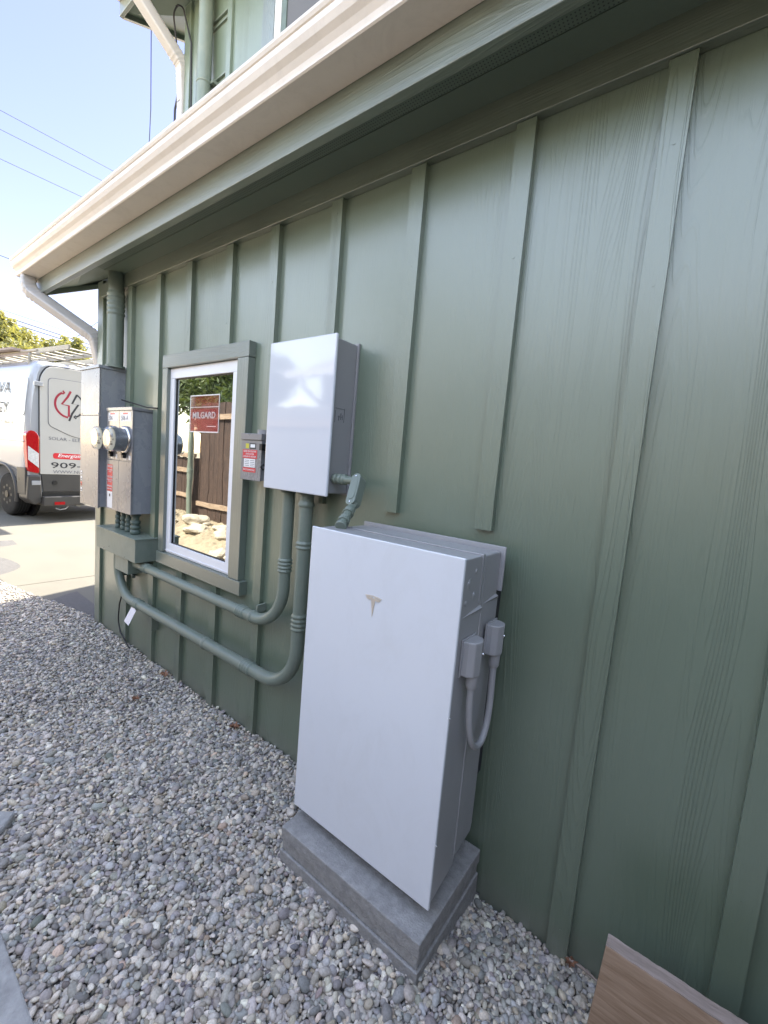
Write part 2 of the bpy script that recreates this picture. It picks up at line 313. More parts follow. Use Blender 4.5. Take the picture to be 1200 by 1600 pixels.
def fillet(pts, rad, n=10):
    """polyline with rounded corners"""
    pts = [Vector(p) for p in pts]; out = [pts[0]]
    rads = rad if isinstance(rad, (list, tuple)) else [rad] * (len(pts) - 2)
    for i in range(1, len(pts) - 1):
        a, p, b = pts[i - 1], pts[i], pts[i + 1]; d1 = (a - p).normalized(); d2 = (b - p).normalized()
        ang = d1.angle(d2); t = min(rads[i - 1] / math.tan(ang / 2), (a - p).length * 0.98, (b - p).length * 0.98); r = t * math.tan(ang / 2)
        cdir = (d1 + d2).normalized(); c = p + cdir * (r / math.sin(ang / 2)); s = p + d1 * t; e = p + d2 * t
        va, vb = s - c, e - c; tot = va.angle(vb); ax = va.cross(vb).normalized()
        for k in range(n + 1): out.append(c + Matrix.Rotation(tot * k / n, 3, ax) @ va)
    out.append(pts[-1]); return out
def text_obj(string, origin, xdir, updir, height, mat, parent, name='lettering', align='LEFT', width=None, depth=0.0006, shear=0.0, bold=0.0):
    cu = bpy.data.curves.new(name, 'FONT'); cu.body = string; cu.extrude = 0.5; cu.resolution_u = 2; cu.shear = shear; cu.offset = bold
    t = bpy.data.objects.new(name, cu); C.objects.link(t)
    dg = bpy.context.evaluated_depsgraph_get(); me = bpy.data.meshes.new_from_object(t.evaluated_get(dg))
    bpy.data.objects.remove(t); bpy.data.curves.remove(cu)
    co = np.zeros(len(me.vertices) * 3, 'f'); me.vertices.foreach_get('co', co); co = co.reshape(-1, 3)
    mn, mxx = co.min(0), co.max(0); k = height / (mxx[1] - mn[1]); kx = k if width is None else width / (mxx[0] - mn[0])
    x = (co[:, 0] - mn[0]) * kx; W = x.max()
    if align == 'CENTER': x -= W / 2
    if align == 'RIGHT': x -= W
    y = (co[:, 1] - mn[1]) * k; z = (co[:, 2] + 0.5) * depth
    X, U = np.array(Vector(xdir).normalized()), np.array(Vector(updir).normalized()); Nn = np.cross(X, U)
    off = np.array(world_origin(parent))
    P = np.array(origin)[None] + x[:, None] * X + y[:, None] * U + z[:, None] * Nn - off
    me.vertices.foreach_set('co', P.astype('f').ravel()); me.materials.clear(); me.materials.append(mat); me.update()
    o = bpy.data.objects.new(name, me); C.objects.link(o); o.parent = parent
    return o
W_X, W_UP = (-1, 0, 0), (0, 0, 1)          # reading direction on a face that looks out along +Y

# ------------------------------------------------------------------ ground
def gh(x, y):
    """height of the gravel"""
    x = np.asarray(x, float); y = np.asarray(y, float)
    s = np.clip(y / 0.42, 0, 1); s = s * s * (3 - 2 * s)
    fade = np.clip((3.6 - x) / 2.2, 0, 1)
    return 0.015 + 0.058 * s * fade + np.clip((x - 4.25) * 0.048, 0, 0.17) + 0.008 * np.sin(x * 3.1 + y * 2.0) * np.sin(y * 4.3 - x)
def grid_mesh(name, xs, ys, hf, mat, **tags):
    X, Y = np.meshgrid(xs, ys, indexing='ij'); Z = hf(X, Y); nx, ny = len(xs), len(ys)
    v = np.stack([X, Y, Z], -1).reshape(-1, 3)
    f = [(i * ny + j, (i + 1) * ny + j, (i + 1) * ny + j + 1, i * ny + j + 1) for i in range(nx - 1) for j in range(ny - 1)]
    me = bpy.data.meshes.new(name); me.from_pydata(v.tolist(), [], f); me.materials.append(mat)
    me.polygons.foreach_set('use_smooth', [True] * len(f)); me.update()
    o = bpy.data.objects.new(name, me); C.objects.link(o); return tag(o, **tags)
MB().add([(-300, -300, -0.12), (400, -300, -0.12), (400, 300, -0.12), (-300, 300, -0.12)], [(0, 1, 2, 3)]).build('ground', M['dirt'], kind='structure')
def dirt_h(x, y):
    b = np.clip((y - 1.55) / 1.1, 0, 1); b = b * b * (3 - 2 * b)
    n = np.sin(x * 5.1 + 1.3 * np.sin(y * 4)) * np.sin(y * 6.3 + np.cos(x * 3.3)) * 0.03 + np.sin(x * 13 + y * 7) * np.sin(y * 17 - x * 5) * 0.012
    n = n + 0.035 * np.abs(np.sin(x * 23 + 2 * np.sin(y * 19))) * np.abs(np.sin(y * 27 + np.cos(x * 11) * 2)) + 0.02 * np.sin(x * 41 + y * 13) * np.sin(y * 37 - x * 17)
    return -0.02 + 0.27 * b + n * b + np.clip((x - 5.5) * 0.02, 0, 0.1)
grid_mesh('dirt_bank', np.linspace(-6, 16, 700), np.concatenate([np.linspace(1.35, 3.1, 90), np.linspace(3.2, 9.0, 40)]), dirt_h, M['dirt'], kind='structure')
grid_mesh('gravel_bed', np.linspace(-2.5, 7.5, 101), np.linspace(-0.12, 1.75, 24), lambda x, y: gh(x, y) - 0.012, basic('gravel_bed_dirt', (0.10, 0.095, 0.09), 0.95, var=0.2, vscale=30, bump=0.8, bscale=120), kind='structure')
# driveway slabs rising gently to the street, gaps between slabs
dz = lambda x: 0.05 * (x - 4.2) if x < 9.3 else 0.255
mb = MB(); edges = [4.2, 5.50, 9.45, 13.6, 17.8, 24.0, 40.0]
for a, b in zip(edges[:-1], edges[1:]):
    a2, b2 = a + 0.006, b - 0.006
    ya = 0.0 if a < 4.3 else (0.33 if a < 6 else 0.40 + (a - 5.5) * 0.02); yb = 0.33 if b < 6 else 0.40 + (b - 5.5) * 0.02
    for y0a, y0b, y1a, y1b in ((-3.1, -3.1, ya, yb), (-9.0, -9.0, -3.112, -3.112)):
        vs = [(a2, y0a, dz(a)), (b2, y0b, dz(b)), (b2, y1b, dz(b)), (a2, y1a, dz(a))]
        if a < 9.3 < b: vs[1] = (b2, y0b, 0.255); vs[2] = (b2, y1b, 0.255)
        vs = vs + [(x, y, z - 0.11) for x, y, z in vs]
        mb.add(vs, [(0, 1, 2, 3), (7, 6, 5, 4), (0, 4, 5, 1), (1, 5, 6, 2), (2, 6, 7, 3), (3, 7, 4, 0)])
mb.build('driveway', M['concrete'], bevel=0.004, kind='structure')

# river pebbles: one mass nobody could count
def ico(sub):
    bm = bmesh.new(); bmesh.ops.create_icosphere(bm, subdivisions=sub, radius=1.0)
    v = np.array([p.co[:] for p in bm.verts]); f = np.array([[q.index for q in fc.verts] for fc in bm.faces]); bm.free(); return v, f
def pebbles():
    shapes = {}
    for sub in (1, 2):
        v, f = ico(sub); lst = []
        for k in range(14):
            w = v.copy(); a = rng.normal(size=(3, 3)) * 0.9; ph = rng.uniform(0, 6, 3)
            d = 1 + 0.13 * sum(np.sin(v @ a[i] * 1.6 + ph[i]) for i in range(3)) / 1.6
            lst.append(w * d[:, None])
        shapes[sub] = (lst, f)
    V, F, CO = [], [], []; base = 0
    pal = np.array([[.30, .30, .31], [.36, .355, .35], [.24, .25, .27], [.43, .42, .41], [.20, .205, .225], [.39, .36, .32], [.33, .31, .285], [.50, .48, .45], [.27, .285, .32], [.155, .16, .18], [.40, .33, .29], [.35, .35, .36]])
    pw = np.array([18, 16, 15, 11, 9, 6, 7, 4, 9, 4, 1.2, 14]); pw = pw / pw.sum()
    for layer, sp in ((0, 0.0160), (1, 0.0138), (2, 0.026)):
        xs = np.arange(-1.3, 7.4, sp); ys = np.arange(0.0, 1.75, sp)
        X, Y = np.meshgrid(xs, ys, indexing='ij'); X = X + (np.arange(len(ys)) % 2)[None] * sp / 2
        X = (X + rng.uniform(-.42, .42, X.shape) * sp).ravel(); Y = (Y + rng.uniform(-.42, .42, Y.shape) * sp).ravel()
        # keep what the camera, or a camera a step aside, could see
        keep = (Y > 0.006) & ~((X > 4.17) & (Y < (X - 4.2) * 0.245 - 0.01 - 0.0 * X)) & (Y < 1.75)
        keep &= ~((X > 0.50) & (X < 1.105) & (Y > 0.02) & (Y < 0.435))
        keep &= ~((X > -0.6) & (X < 0.045) & (Y > 0.215) & (Y < 0.27))
        keep &= ~((X > 0.2) & (Y > 1.45)) & ~((X > 4.6) & (Y > 1.05))
        far = (X > 2.6) | (X < -0.4)
        if layer == 0: keep &= ~far | (rng.random(X.shape) < 0.8)
        X, Y = X[keep], Y[keep]; n = len(X)
        s = np.exp(rng.normal(math.log(0.0083), 0.30, n)); 
        if layer == 2: s *= rng.choice([1.0, 1.25, 1.6], n, p=[.7, .24, .06])
        s = np.clip(s, 0.004, 0.018)
        Z = gh(X, Y) + (-0.012 if layer == 0 else (-0.002 if layer == 1 else 0.006)) + rng.uniform(-0.004, 0.005, n)
        ci = rng.choice(len(pal), n, p=pw); colr = np.minimum(pal[ci] * np.array([1.42, 1.29, 1.10]), .66) * rng.uniform(0.60, 1.38, (n, 1)) + rng.normal(0, 0.008, (n, 3))
        ax = np.stack([s * rng.uniform(1.0, 1.45, n), s * rng.uniform(0.72, 1.0, n), s * rng.uniform(0.42, 0.78, n)], 1)
        th = rng.uniform(0, 2 * np.pi, n); tx = rng.normal(0, 0.33, n); ty = rng.normal(0, 0.33, n)
        c, si = np.cos(th), np.sin(th); cx, sx = np.cos(tx), np.sin(tx); cy, sy = np.cos(ty), np.sin(ty)
        Rz = np.zeros((n, 3, 3)); Rz[:, 0, 0] = c; Rz[:, 0, 1] = -si; Rz[:, 1, 0] = si; Rz[:, 1, 1] = c; Rz[:, 2, 2] = 1
        Rx = np.zeros((n, 3, 3)); Rx[:, 0, 0] = 1; Rx[:, 1, 1] = cx; Rx[:, 1, 2] = -sx; Rx[:, 2, 1] = sx; Rx[:, 2, 2] = cx
        Ry = np.zeros((n, 3, 3)); Ry[:, 0, 0] = cy; Ry[:, 0, 2] = sy; Ry[:, 1, 1] = 1; Ry[:, 2, 0] = -sy; Ry[:, 2, 2] = cy
        Q = Rx @ Ry @ Rz
        near = (np.hypot(X - 0.9, Y - 1.2) < 1.9)
        for sub in (1, 2):
            lst, f = shapes[sub]; sel_s = near if sub == 2 else ~near
            which = rng.integers(0, len(lst), n)
            for k in range(len(lst)):
                idx = np.where(sel_s & (which == k))[0]
                if not len(idx): continue
                P = np.einsum('nij,nvj->nvi', Q[idx], lst[k][None] * ax[idx][:, None, :]) + np.stack([X[idx], Y[idx], Z[idx]], 1)[:, None]
                nv = len(lst[k]); V.append(P.reshape(-1, 3)); CO.append(np.repeat(colr[idx], nv, 0))
                F.append((f[None] + (base + np.arange(len(idx)) * nv)[:, None, None]).reshape(-1, 3)); base += nv * len(idx)
    V = np.concatenate(V).astype('f'); F = np.concatenate(F).astype('i'); CO = np.clip(np.concatenate(CO), 0.02, 1)
    me = bpy.data.meshes.new('gravel'); me.vertices.add(len(V)); me.vertices.foreach_set('co', V.ravel())
    me.loops.add(len(F) * 3); me.loops.foreach_set('vertex_index', F.ravel()); me.polygons.add(len(F))
    me.polygons.foreach_set('loop_start', np.arange(0, len(F) * 3, 3, dtype='i')); me.polygons.foreach_set('loop_total', np.full(len(F), 3, 'i'))
    me.polygons.foreach_set('use_smooth', np.ones(len(F), bool)); me.update(calc_edges=True)
    a = me.color_attributes.new('pcol', 'FLOAT_COLOR', 'POINT'); a.data.foreach_set('color', np.concatenate([CO, np.ones((len(CO), 1))], 1).astype('f').ravel())
    me.materials.append(M['pebble']); o = bpy.data.objects.new('gravel', me); C.objects.link(o)
    print('pebble tris', len(F))
    return tag(o, 'grey river pebbles covering the ground along the green wall', 'gravel', kind='stuff')
pebbles()

def slab_outline(cx, cy, r, n, sx, sy, seed):
    rr = random.Random(seed); return [(cx + sx * r * math.cos(2 * math.pi * k / n) * rr.uniform(.9, 1.08), cy + sy * r * math.sin(2 * math.pi * k / n) * rr.uniform(.9, 1.08)) for k in range(n)]
def stone(poly, z0, z1, label):
    mb = MB().prism(poly, lambda u, v, w: (u, v, w), z0, z1)
    return mb.build('stepping_stone', M['concrete_rough'], bevel=0.012, segs=3, label=label, cat='paving stone')
MB().box(-1.6, 1.86, 1.172, 1.75, -0.04, 0.092).build('concrete_path', M['concrete_rough'], bevel=0.006, segs=2, kind='structure')
stone([(2.10, 1.07), (2.045, 1.025), (1.99, 1.07), (1.95, 1.13), (1.97, 1.35), (2.12, 1.36), (2.16, 1.15), (2.14, 1.09)], 0.03, 0.098, 'small broken concrete piece farther up the left edge of the pebbles')

# ------------------------------------------------------------------ the house
house = empty('house', (2.0, -3.0, 0), 'sage green board and batten house with cream gutter and overhanging eaves', 'house')
HX = 4.17
wx0, wx1, wz0, wz1 = 2.16, 2.95, 0.882, 2.128    # window opening
mb = MB()
mb.box(-4, wx0, -0.15, 0, -0.12, 3.2).box(wx1, HX, -0.15, 0, -0.12, 3.2).box(wx0, wx1, -0.15, 0, -0.12, wz0).box(wx0, wx1, -0.15, 0, wz1, 3.2)
mb.build('wall', M['siding'], house)
MB().prism([(-0.1501, -0.12), (-0.1501, 3.08), (-0.65, 3.33), (-0.65, 5.46), (-4.0, 6.8), (-6.0, 5.9), (-6.0, -0.12)], lambda y, z, x: (x, y, z), HX - 0.15, HX).build('end_wall', M['siding'], house)
MB().box(-4, HX - 0.1501, -0.80, -0.6502, 3.0, 5.6).build('upper_wall', M['siding'], house)
MB().box(-4, -3.85, -6.0, -0.801, -0.12, 5.6).box(-3.85, HX - .151, -6.0, -5.85, -0.12, 5.6).build('rear_wall', M['siding'], house)
MB().box(HX + .001, 5.80, -6.0, -3.2, -0.12, 6.1).build('shade_block', M['siding'], house)  # unseen block added so its shadow falls on the near driveway
MB().box(HX + .001, 5.84, -6.04, -3.16, 6.101, 6.2).build('shade_block_top', M['roof'], house)  # cap of the unseen block added for the driveway shadow
BW = 0.066
bat = []
for xr, zb, zt in [(-1.96, -.1, 2.76), (-1.53, -.1, 2.76), (-1.10, -.1, 2.76), (-.675, -.1, 2.76), (-.253, -.1, 2.76), (.165, -.1, 2.76), (.589, 1.404, 2.76), (1.007, 1.413, 2.76), (1.437, 1.40, 2.76),
                   (1.868, -.1, 2.76), (2.265, 2.216, 2.76), (2.70, 2.216, 2.76), (3.10, -.1, 2.76), (3.54, -.1, 2.76), (2.29, -.1, .80), (2.70, -.1, .80)]:
    mb = MB().box(xr, xr + BW, 0.0, 0.026, zb, zt); zz = max(zb, 0) + .12
    while zz < zt - .05:
        xx = xr + BW / 2 + random.uniform(-.006, .006); mb.cyl((xx, .0262, zz), (xx, .0272, zz), .0042, 8); zz += random.uniform(.36, .44)
    mb.build('batten', M['batten'], house)
MB().box(4.085, HX + 0.02, 0.0, 0.022, -0.1, 2.9).box(HX, HX + 0.02, -0.09, -0.0005, -0.1, 2.9).build('corner_board', M['batten'], house, bevel=0.003)
MB().box(-4, 4.084, 0.0, 0.036, 2.762, 2.862).build('frieze_board', M['trim_x'], house, bevel=0.003)
# eave
EY, EX = 0.30, 4.76
MB().box(-4, HX - 0.45, 0.036, 0.145, 2.858, 2.872).box(-4, HX - 0.45, 0.212, 0.262, 2.858, 2.872).build('soffit', M['soffit'], house)
MB().box(-4, HX - 0.45, 0.1452, 0.2118, 2.861, 2.872).build('vent_strip', M['vent'], house)
SL = 0.50
# overhang past the corner: underside follows the roof pitch
def under(y): return 2.86 + (0.262 - y) * 0.0 if False else 2.86
mb = MB(); xs0, xs1 = HX - 0.449, EX - 0.02
mb.add([(xs0, 0.262, 2.86), (xs1, 0.262, 2.845), (xs1, 0.0, 2.845 + 0.262 * SL), (xs0, 0.036, 2.865)], [(0, 1, 2, 3)])
mb.add([(HX - 0.1, 0.03, 2.866), (xs1, 0.0, 2.976), (xs1, -6, 5.976), (HX - 0.1, -6, 5.90)], [(0, 1, 2, 3)])
mb.build('rake_soffit', M['soffit'], house)
MB().box(-4, EX, 0.2622, EY, 2.79, 2.985).build('fascia', M['trim_x'], house, bevel=0.003)
# rake board at the far end, following the pitch
MB().prism([(0.262, 2.80), (-0.66, 2.80 + 0.922 * SL), (-0.66, 3.00 + 0.922 * SL), (0.262, 3.00)], lambda y, z, x: (x, y, z), EX - 0.03, EX - 0.0).build('rake_board', M['trim_x'], house)
MB().prism([(0.33, 3.00), (-0.65, 3.00 + 0.98 * SL), (-0.65, 3.03 + 0.98 * SL), (0.33, 3.03)], lambda y, z, x: (x, y, z), -4, EX + 0.02).build('lower_roof', M['roof'], house)
# K-style gutter profile swept along the eave
prof = [(0.302, 3.02), (0.302, 2.905), (0.415, 2.905), (0.420, 2.909), (0.421, 2.916), (0.417, 2.920), (0.421, 2.935), (0.432, 2.952), (0.446, 2.966), (0.455, 2.985), (0.457, 3.002), (0.452, 3.010), (0.457, 3.012), (0.462, 3.022), (0.462, 3.032), (0.447, 3.033), (0.445, 3.024), (0.449, 3.000), (0.440, 2.974), (0.426, 2.960), (0.413, 2.940), (0.408, 2.914), (0.309, 2.912), (0.309, 3.02)]
MB().prism(prof, lambda y, z, x: (x, y, z), -4, EX).build('gutter', M['gutter'], house)
capo = [p for p in prof[:16]]
MB().prism(capo, lambda y, z, x: (x, y, z), EX, EX + 0.006).build('gutter_end', M['gutter'], house)
def spout(path, rad, name, w=0.075, d=0.055, elbows=()):
    """rectangular corrugated downspout"""
    pts = fillet(path, rad, 9)
    sq = lambda c, s: (max(-1, min(1, c * 1.35)) * 1.0, max(-1, min(1, s * 1.35)) * 0.78)
    fine = []; 
    for a, b in zip(pts[:-1], pts[1:]):
        n = max(1, int((b - a).length / 0.012)); fine += [a.lerp(b, k / n) for k in range(n)]
    fine.append(pts[-1]); return fine, sq
def corr(fine, sq, r, ribbed):
    rs = []
    for i, p in enumerate(fine):
        rs.append(r * (1 + (0.05 if i % 3 else -0.05) * (1 if ribbed(p) else 0)))
    return MB().tube(fine, rs, 24, squash=sq)
f1, sq = spout([(4.66, 0.365, 2.93), (4.66, 0.365, 2.80), (4.235, 0.02, 2.47), (4.235, -0.04, 2.2), (4.235, -0.06, 0.1)], [0.10, 0.09, 0.05], 'downspout')
corr(f1, sq, 0.047, lambda p: p.z > 2.74 or (2.42 < p.z < 2.52)).build('downspout', M['downspout'], house)
# window
MB().box(2.045, 3.005, 0, 0.045, 2.128, 2.212).build('casing_head', M['casing_x'], house, bevel=0.003)
MB().box(2.020, 3.012, 0, 0.052, 0.802, 0.884).build('casing_sill', M['casing_x'], house, bevel=0.003)
MB().box(2.048, 2.150, 0, 0.044, 0.885, 2.127).build('casing_jamb', M['casing_z'], house, bevel=0.003)
MB().box(2.935, 3.003, 0, 0.044, 0.885, 2.127).build('casing_jamb', M['casing_z'], house, bevel=0.003)
win = empty('window', (2.55, 0, 0.88)); win.parent = house; win.location = Vector((2.55, 0, 0.88)) - Vector(house.location)
win['label'] = 'tall fixed window with white frame and red maker sticker'
fx0, fx1, fz0, fz1 = 2.152, 2.950, 0.886, 2.126; g = 0.066
MB().box(fx0, fx1, -0.05, 0.022, fz0, fz0 + g).box(fx0, fx1, -0.05, 0.022, fz1 - g, fz1).box(fx0, fx0 + g, -0.05, 0.022, fz0 + g, fz1 - g).box(fx1 - g, fx1, -0.05, 0.022, fz0 + g, fz1 - g)\
    .box(fx0 + .012, fx1 - .012, 0.0222, 0.027, fz0 + .010, fz0 + .018).build('window_frame', M['white_vinyl'], win, bevel=0.004)
MB().box(fx0 + g, fx1 - g, -0.02, 0.004, fz0 + g, fz1 - g).build('glass', M['glass'], win)
gg = 0.006
MB().box(fx0 + g, fx1 - g, 0.0042, 0.010, fz0 + g, fz0 + g + gg).box(fx0 + g, fx1 - g, 0.0042, 0.010, fz1 - g - gg, fz1 - g).box(fx0 + g, fx0 + g + gg, 0.0042, 0.010, fz0 + g + gg, fz1 - g - gg).box(fx1 - g - gg, fx1 - g, 0.0042, 0.010, fz0 + g + gg, fz1 - g - gg).build('gasket', M['black'], win)
def sheer(name, col, alpha):
    m, nt, b = new_mat(name); b.inputs['Base Color'].default_value = (*col, 1); b.inputs['Roughness'].default_value = 0.3; b.inputs['Alpha'].default_value = alpha; return m
st_ = MB().box(2.375, 2.695, 0.0045, 0.0052, 1.722, 1.947).build('sticker', sheer('red_film', (0.55, 0.05, 0.03), 0.13), win)
MB().box(2.375, 2.695, 0.0054, 0.006, 1.722, 1.860).build('sticker', sheer('dense_red_film', (0.50, 0.03, 0.04), 0.30), win)
MB().box(2.370, 2.700, 0.0062, 0.0068, 1.940, 1.946).box(2.370, 2.700, 0.0062, 0.0068, 1.716, 1.722).box(2.370, 2.375, 0.0062, 0.0068, 1.722, 1.940).box(2.695, 2.700, 0.0062, 0.0068, 1.722, 1.940).box(2.375, 2.695, 0.0062, 0.0068, 1.870, 1.873)\
    .box(2.40, 2.50, 0.0062, 0.0068, 1.752, 1.755).build('sticker_border', M['white'], win)
text_obj('MILGARD', (2.665, 0.0070, 1.802), W_X, W_UP, 0.040, sheer('pale_film', (0.7, 0.7, 0.7), 0.55), win, bold=0.02, width=0.26)
# upper storey
for xr in (4.03, 3.52, 2.30, 1.5, .7): MB().box(xr - .06, xr, -0.65, -0.628, 3.2, 5.46).build('batten', M['batten'], house, bevel=0.002)
MB().box(4.09, HX + 0.02, -0.65, -0.626, 3.2, 5.5).box(HX, HX + .02, -0.74, -0.6505, 2.9, 5.5).build('corner_board', M['batten'], house, bevel=0.003)
for z in (4.60, 5.06): MB().box(3.521, 4.03, -0.6502, -0.636, z, z + 0.014).box(3.521, 4.03, -0.6502, -0.632, z + .05, z + 0.062).build('belt_moulding', M['trim_x'], house)
MB().box(1.6, 3.52, -0.65, -0.612, 4.42, 4.46).build('belt_moulding', M['trim_x'], house)
UY = -0.30; UX = 4.72
MB().box(-4, 4.3, -0.65, UY - .03, 5.46, 5.475).build('upper_soffit', M['soffit'], house)
MB().add([(4.3, UY - .03, 5.46), (UX, UY - .03, 5.44), (UX, -0.80, 5.44 + .47 * .42), (4.15, -0.80, 5.49), (4.15, -0.65, 5.46), (4.3, -0.65, 5.46)], [(0, 1, 2, 3, 4, 5)])\
    .add([(4.15, -0.80, 5.49), (UX, -0.80, 5.637), (UX, -4, 6.98), (4.15, -4, 6.9)], [(0, 1, 2, 3)]).build('upper_rake_soffit', M['soffit'], house)
MB().box(-4, UX, UY - 0.03, UY, 5.39, 5.60).build('upper_fascia', M['trim_x'], house, bevel=0.003)
MB().prism([(UY - .03, 5.39), (-4.0, 5.39 + 3.67 * .42), (-4.0, 5.60 + 3.67 * .42), (UY - .03, 5.60)], lambda y, z, x: (x, y, z), UX - 0.03, UX).build('upper_rake_board', M['trim_x'], house)
MB().prism([(-0.22, 5.60), (-4.0, 5.60 + 3.78 * .42), (-7, 5.60 + .78 * .42), (-7, 5.56 + .78 * .42), (-4.0, 5.56 + 3.78 * .42), (-0.22, 5.56)], lambda y, z, x: (x, y, z), -4.3, UX + 0.05).build('upper_roof', M['roof'], house)
uprof = [(y - 0.60, z + 2.60) for y, z in prof]
MB().prism(uprof, lambda y, z, x: (x, y, z), -4, UX).build('upper_gutter', M['gutter'], house)
f2, sq = spout([(4.30, -0.235, 5.52), (4.30, -0.235, 5.36), (4.215, -0.635, 5.00), (4.215, -0.655, 4.7), (4.215, -0.655, 3.42)], [0.09, 0.10, 0.05], 'downspout')
corr(f2, sq, 0.052, lambda p: 4.88 < p.z < 5.08 or p.z > 5.33).build('downspout', M['downspout'], house)
uw = empty('window', (0, 0, 0)); uw.parent = house; uw.location = Vector((2.3, -0.65, 4.4)) - Vector(house.location); uw['label'] = 'upper storey window with dark insect screen'
MB().box(2.90, 3.04, -0.65, -0.620, 4.35, 5.40).box(1.2, 2.90, -0.65, -0.620, 5.28, 5.40).build('casing', M['casing_z'], uw)
MB().box(2.835, 2.899, -0.65, -0.624, 4.30, 5.279).box(1.2, 2.835, -0.65, -0.624, 4.30, 4.36).box(1.2, 2.835, -0.65, -0.624, 5.22, 5.279).build('window_frame', M['white_vinyl'], uw, bevel=.003)
MB().box(2.78, 2.834, -0.65, -0.632, 4.36, 5.22).build('sash', M['pipe_dark'], uw)
MB().box(1.2, 2.78, -0.65, -0.640, 4.36, 5.22).build('insect_screen', basic('grey_screen', (0.10, 0.10, 0.105), 0.6, var=0.2, vscale=200), uw)

# ------------------------------------------------------------------ conduits
def coupling(mb, p, d, r, L=0.05, rings=3):
    p = Vector(p); d = Vector(d).normalized(); n = rings * 4 + 1; pts = []; rs = []
    prof_ = [0.0, 1.0, 1.0, 0.25]
    for i in range(n):
        t = i / (n - 1); pts.append(p + d * (t - 0.5) * L); rs.append(r + 0.0055 * (prof_[i % 4] if 0 < i < n - 1 else 0) + 0.0005)
    return mb.tube(pts, rs, 20)
def strap(mb, p, d, r):
    p = Vector(p); d = Vector(d).normalized()
    return mb.tube([p - d * 0.012, p - d * 0.010, p + d * 0.010, p + d * 0.012], [r + .0006, r + 0.003, r + 0.003, r + .0006], 20)
PR = 0.0302
c1 = empty('electrical_conduit', (1.612, 0.08, 0.75), 'green painted conduit leaving the upper white box bottom, its level run just under the window', 'conduit', 'green conduits on the wall')
path = fillet([(1.612, 0.08, 1.46), (1.612, 0.08, 0.742), (3.30, 0.08, 0.742)], 0.215, 14)
MB().tube(path, PR, 22).build('pipe', M['pipe'], c1)
for p, d in (((1.612, .08, 1.075), (0, 0, 1)), ((1.94, .08, .742), (1, 0, 0)), ((3.085, .08, .742), (1, 0, 0))):
    coupling(MB(), p, d, PR, 0.072, 4).build('coupling', M['pipe'], c1)
strap(MB(), (1.845, .08, .742), (1, 0, 0), PR).box(1.838, 1.852, 0.0, 0.06, 0.76, 0.80).build('strap', M['pipe'], c1)
jb = MB().box(3.25, 3.475, 0.03, 0.135, 0.665, 0.784).build('junction_box', M['pipe'], c1, bevel=0.004)
c2 = empty('electrical_conduit', (1.485, 0.085, 0.455), 'lower green conduit sweeping from behind the white box down and along near the pebbles', 'conduit', 'green conduits on the wall')
P2 = 0.033
path = fillet([(1.480, 0.085, 1.46), (1.480, 0.085, 0.452), (3.545, 0.085, 0.452), (3.545, 0.085, 0.80)], [0.24, 0.25], 14)
MB().tube(path, P2, 22).build('pipe', M['pipe'], c2)
for p, d, L, k in (((1.480, .085, 1.395), (0, 0, 1), .03, 1), ((1.480, .085, 1.20), (0, 0, 1), .04, 2), ((1.480, .085, .822), (0, 0, 1), .085, 4), ((1.86, .085, .452), (1, 0, 0), .085, 4), ((2.28, .085, .452), (1, 0, 0), .03, 1), ((3.19, .085, .452), (1, 0, 0), .075, 3)):
    coupling(MB(), p, d, P2, L, k).build('coupling', M['pipe'], c2)
MB().cyl((3.52, 0.0, 0.60), (3.40, 0.03, 0.60), 0.012).box(3.51, 3.55, 0.0, 0.06, 0.59, 0.605).build('strap', M['pipe_dark'], c2)
MB().box(3.05, 3.058, 0.0, 0.05, 0.28, 0.44).build('strap', M['pipe'], c2)
# riser that runs up through the eave
ms = empty('service_riser', (3.70, 0.07, 2.17), 'thick green riser pipe rising from the tall grey cabinet into the eave', 'pipe', 'thick green riser pipes')
MB().cyl((3.70, 0.070, 2.175), (3.70, 0.070, 2.875), 0.054, 28).build('pipe', M['pipe'], ms)
coupling(MB(), (3.70, 0.07, 2.64), (0, 0, 1), 0.054, 0.17, 5).build('coupling', M['pipe'], ms)
MB().cyl((3.70, 0.07, 2.172), (3.70, 0.07, 2.188), 0.066, 28).build('locknut', M['pipe'], ms)
ur = empty('service_riser', (3.745, -0.565, 3.4), 'thick green riser pipe on the upper storey wall behind the gutter', 'pipe', 'thick green riser pipes')
MB().cyl((3.745, -0.575, 3.35), (3.745, -0.575, 5.75), 0.056, 28).build('pipe', M['pipe'], ur)
strap(MB(), (3.745, -0.575, 4.62), (0, 0, 1), 0.057).box(3.80, 3.84, -.65, -.60, 4.61, 4.635).box(3.65, 3.69, -.65, -.60, 4.61, 4.635).build('strap', M['pipe'], ur)

# ------------------------------------------------------------------ wireway under the meters
ww = empty('wireway_box', (3.42, 0.08, 0.785), 'green painted long metal trough box below the grey meter box', 'electrical box')
MB().box(3.085, 3.76, 0.0, 0.158, 0.786, 0.944).build('box', M['pipe'], ww, bevel=0.003)
MB().box(3.080, 3.765, 0.0, 0.164, 0.9445, 0.955).build('lid', M['pipe'], ww, bevel=0.002)
for x, z in ((3.62, .80), (3.25, .80), (3.52, .83)): MB().cyl((x, 0.1585, z), (x, 0.162, z), 0.004).build('screw', M['chrome'], ww)

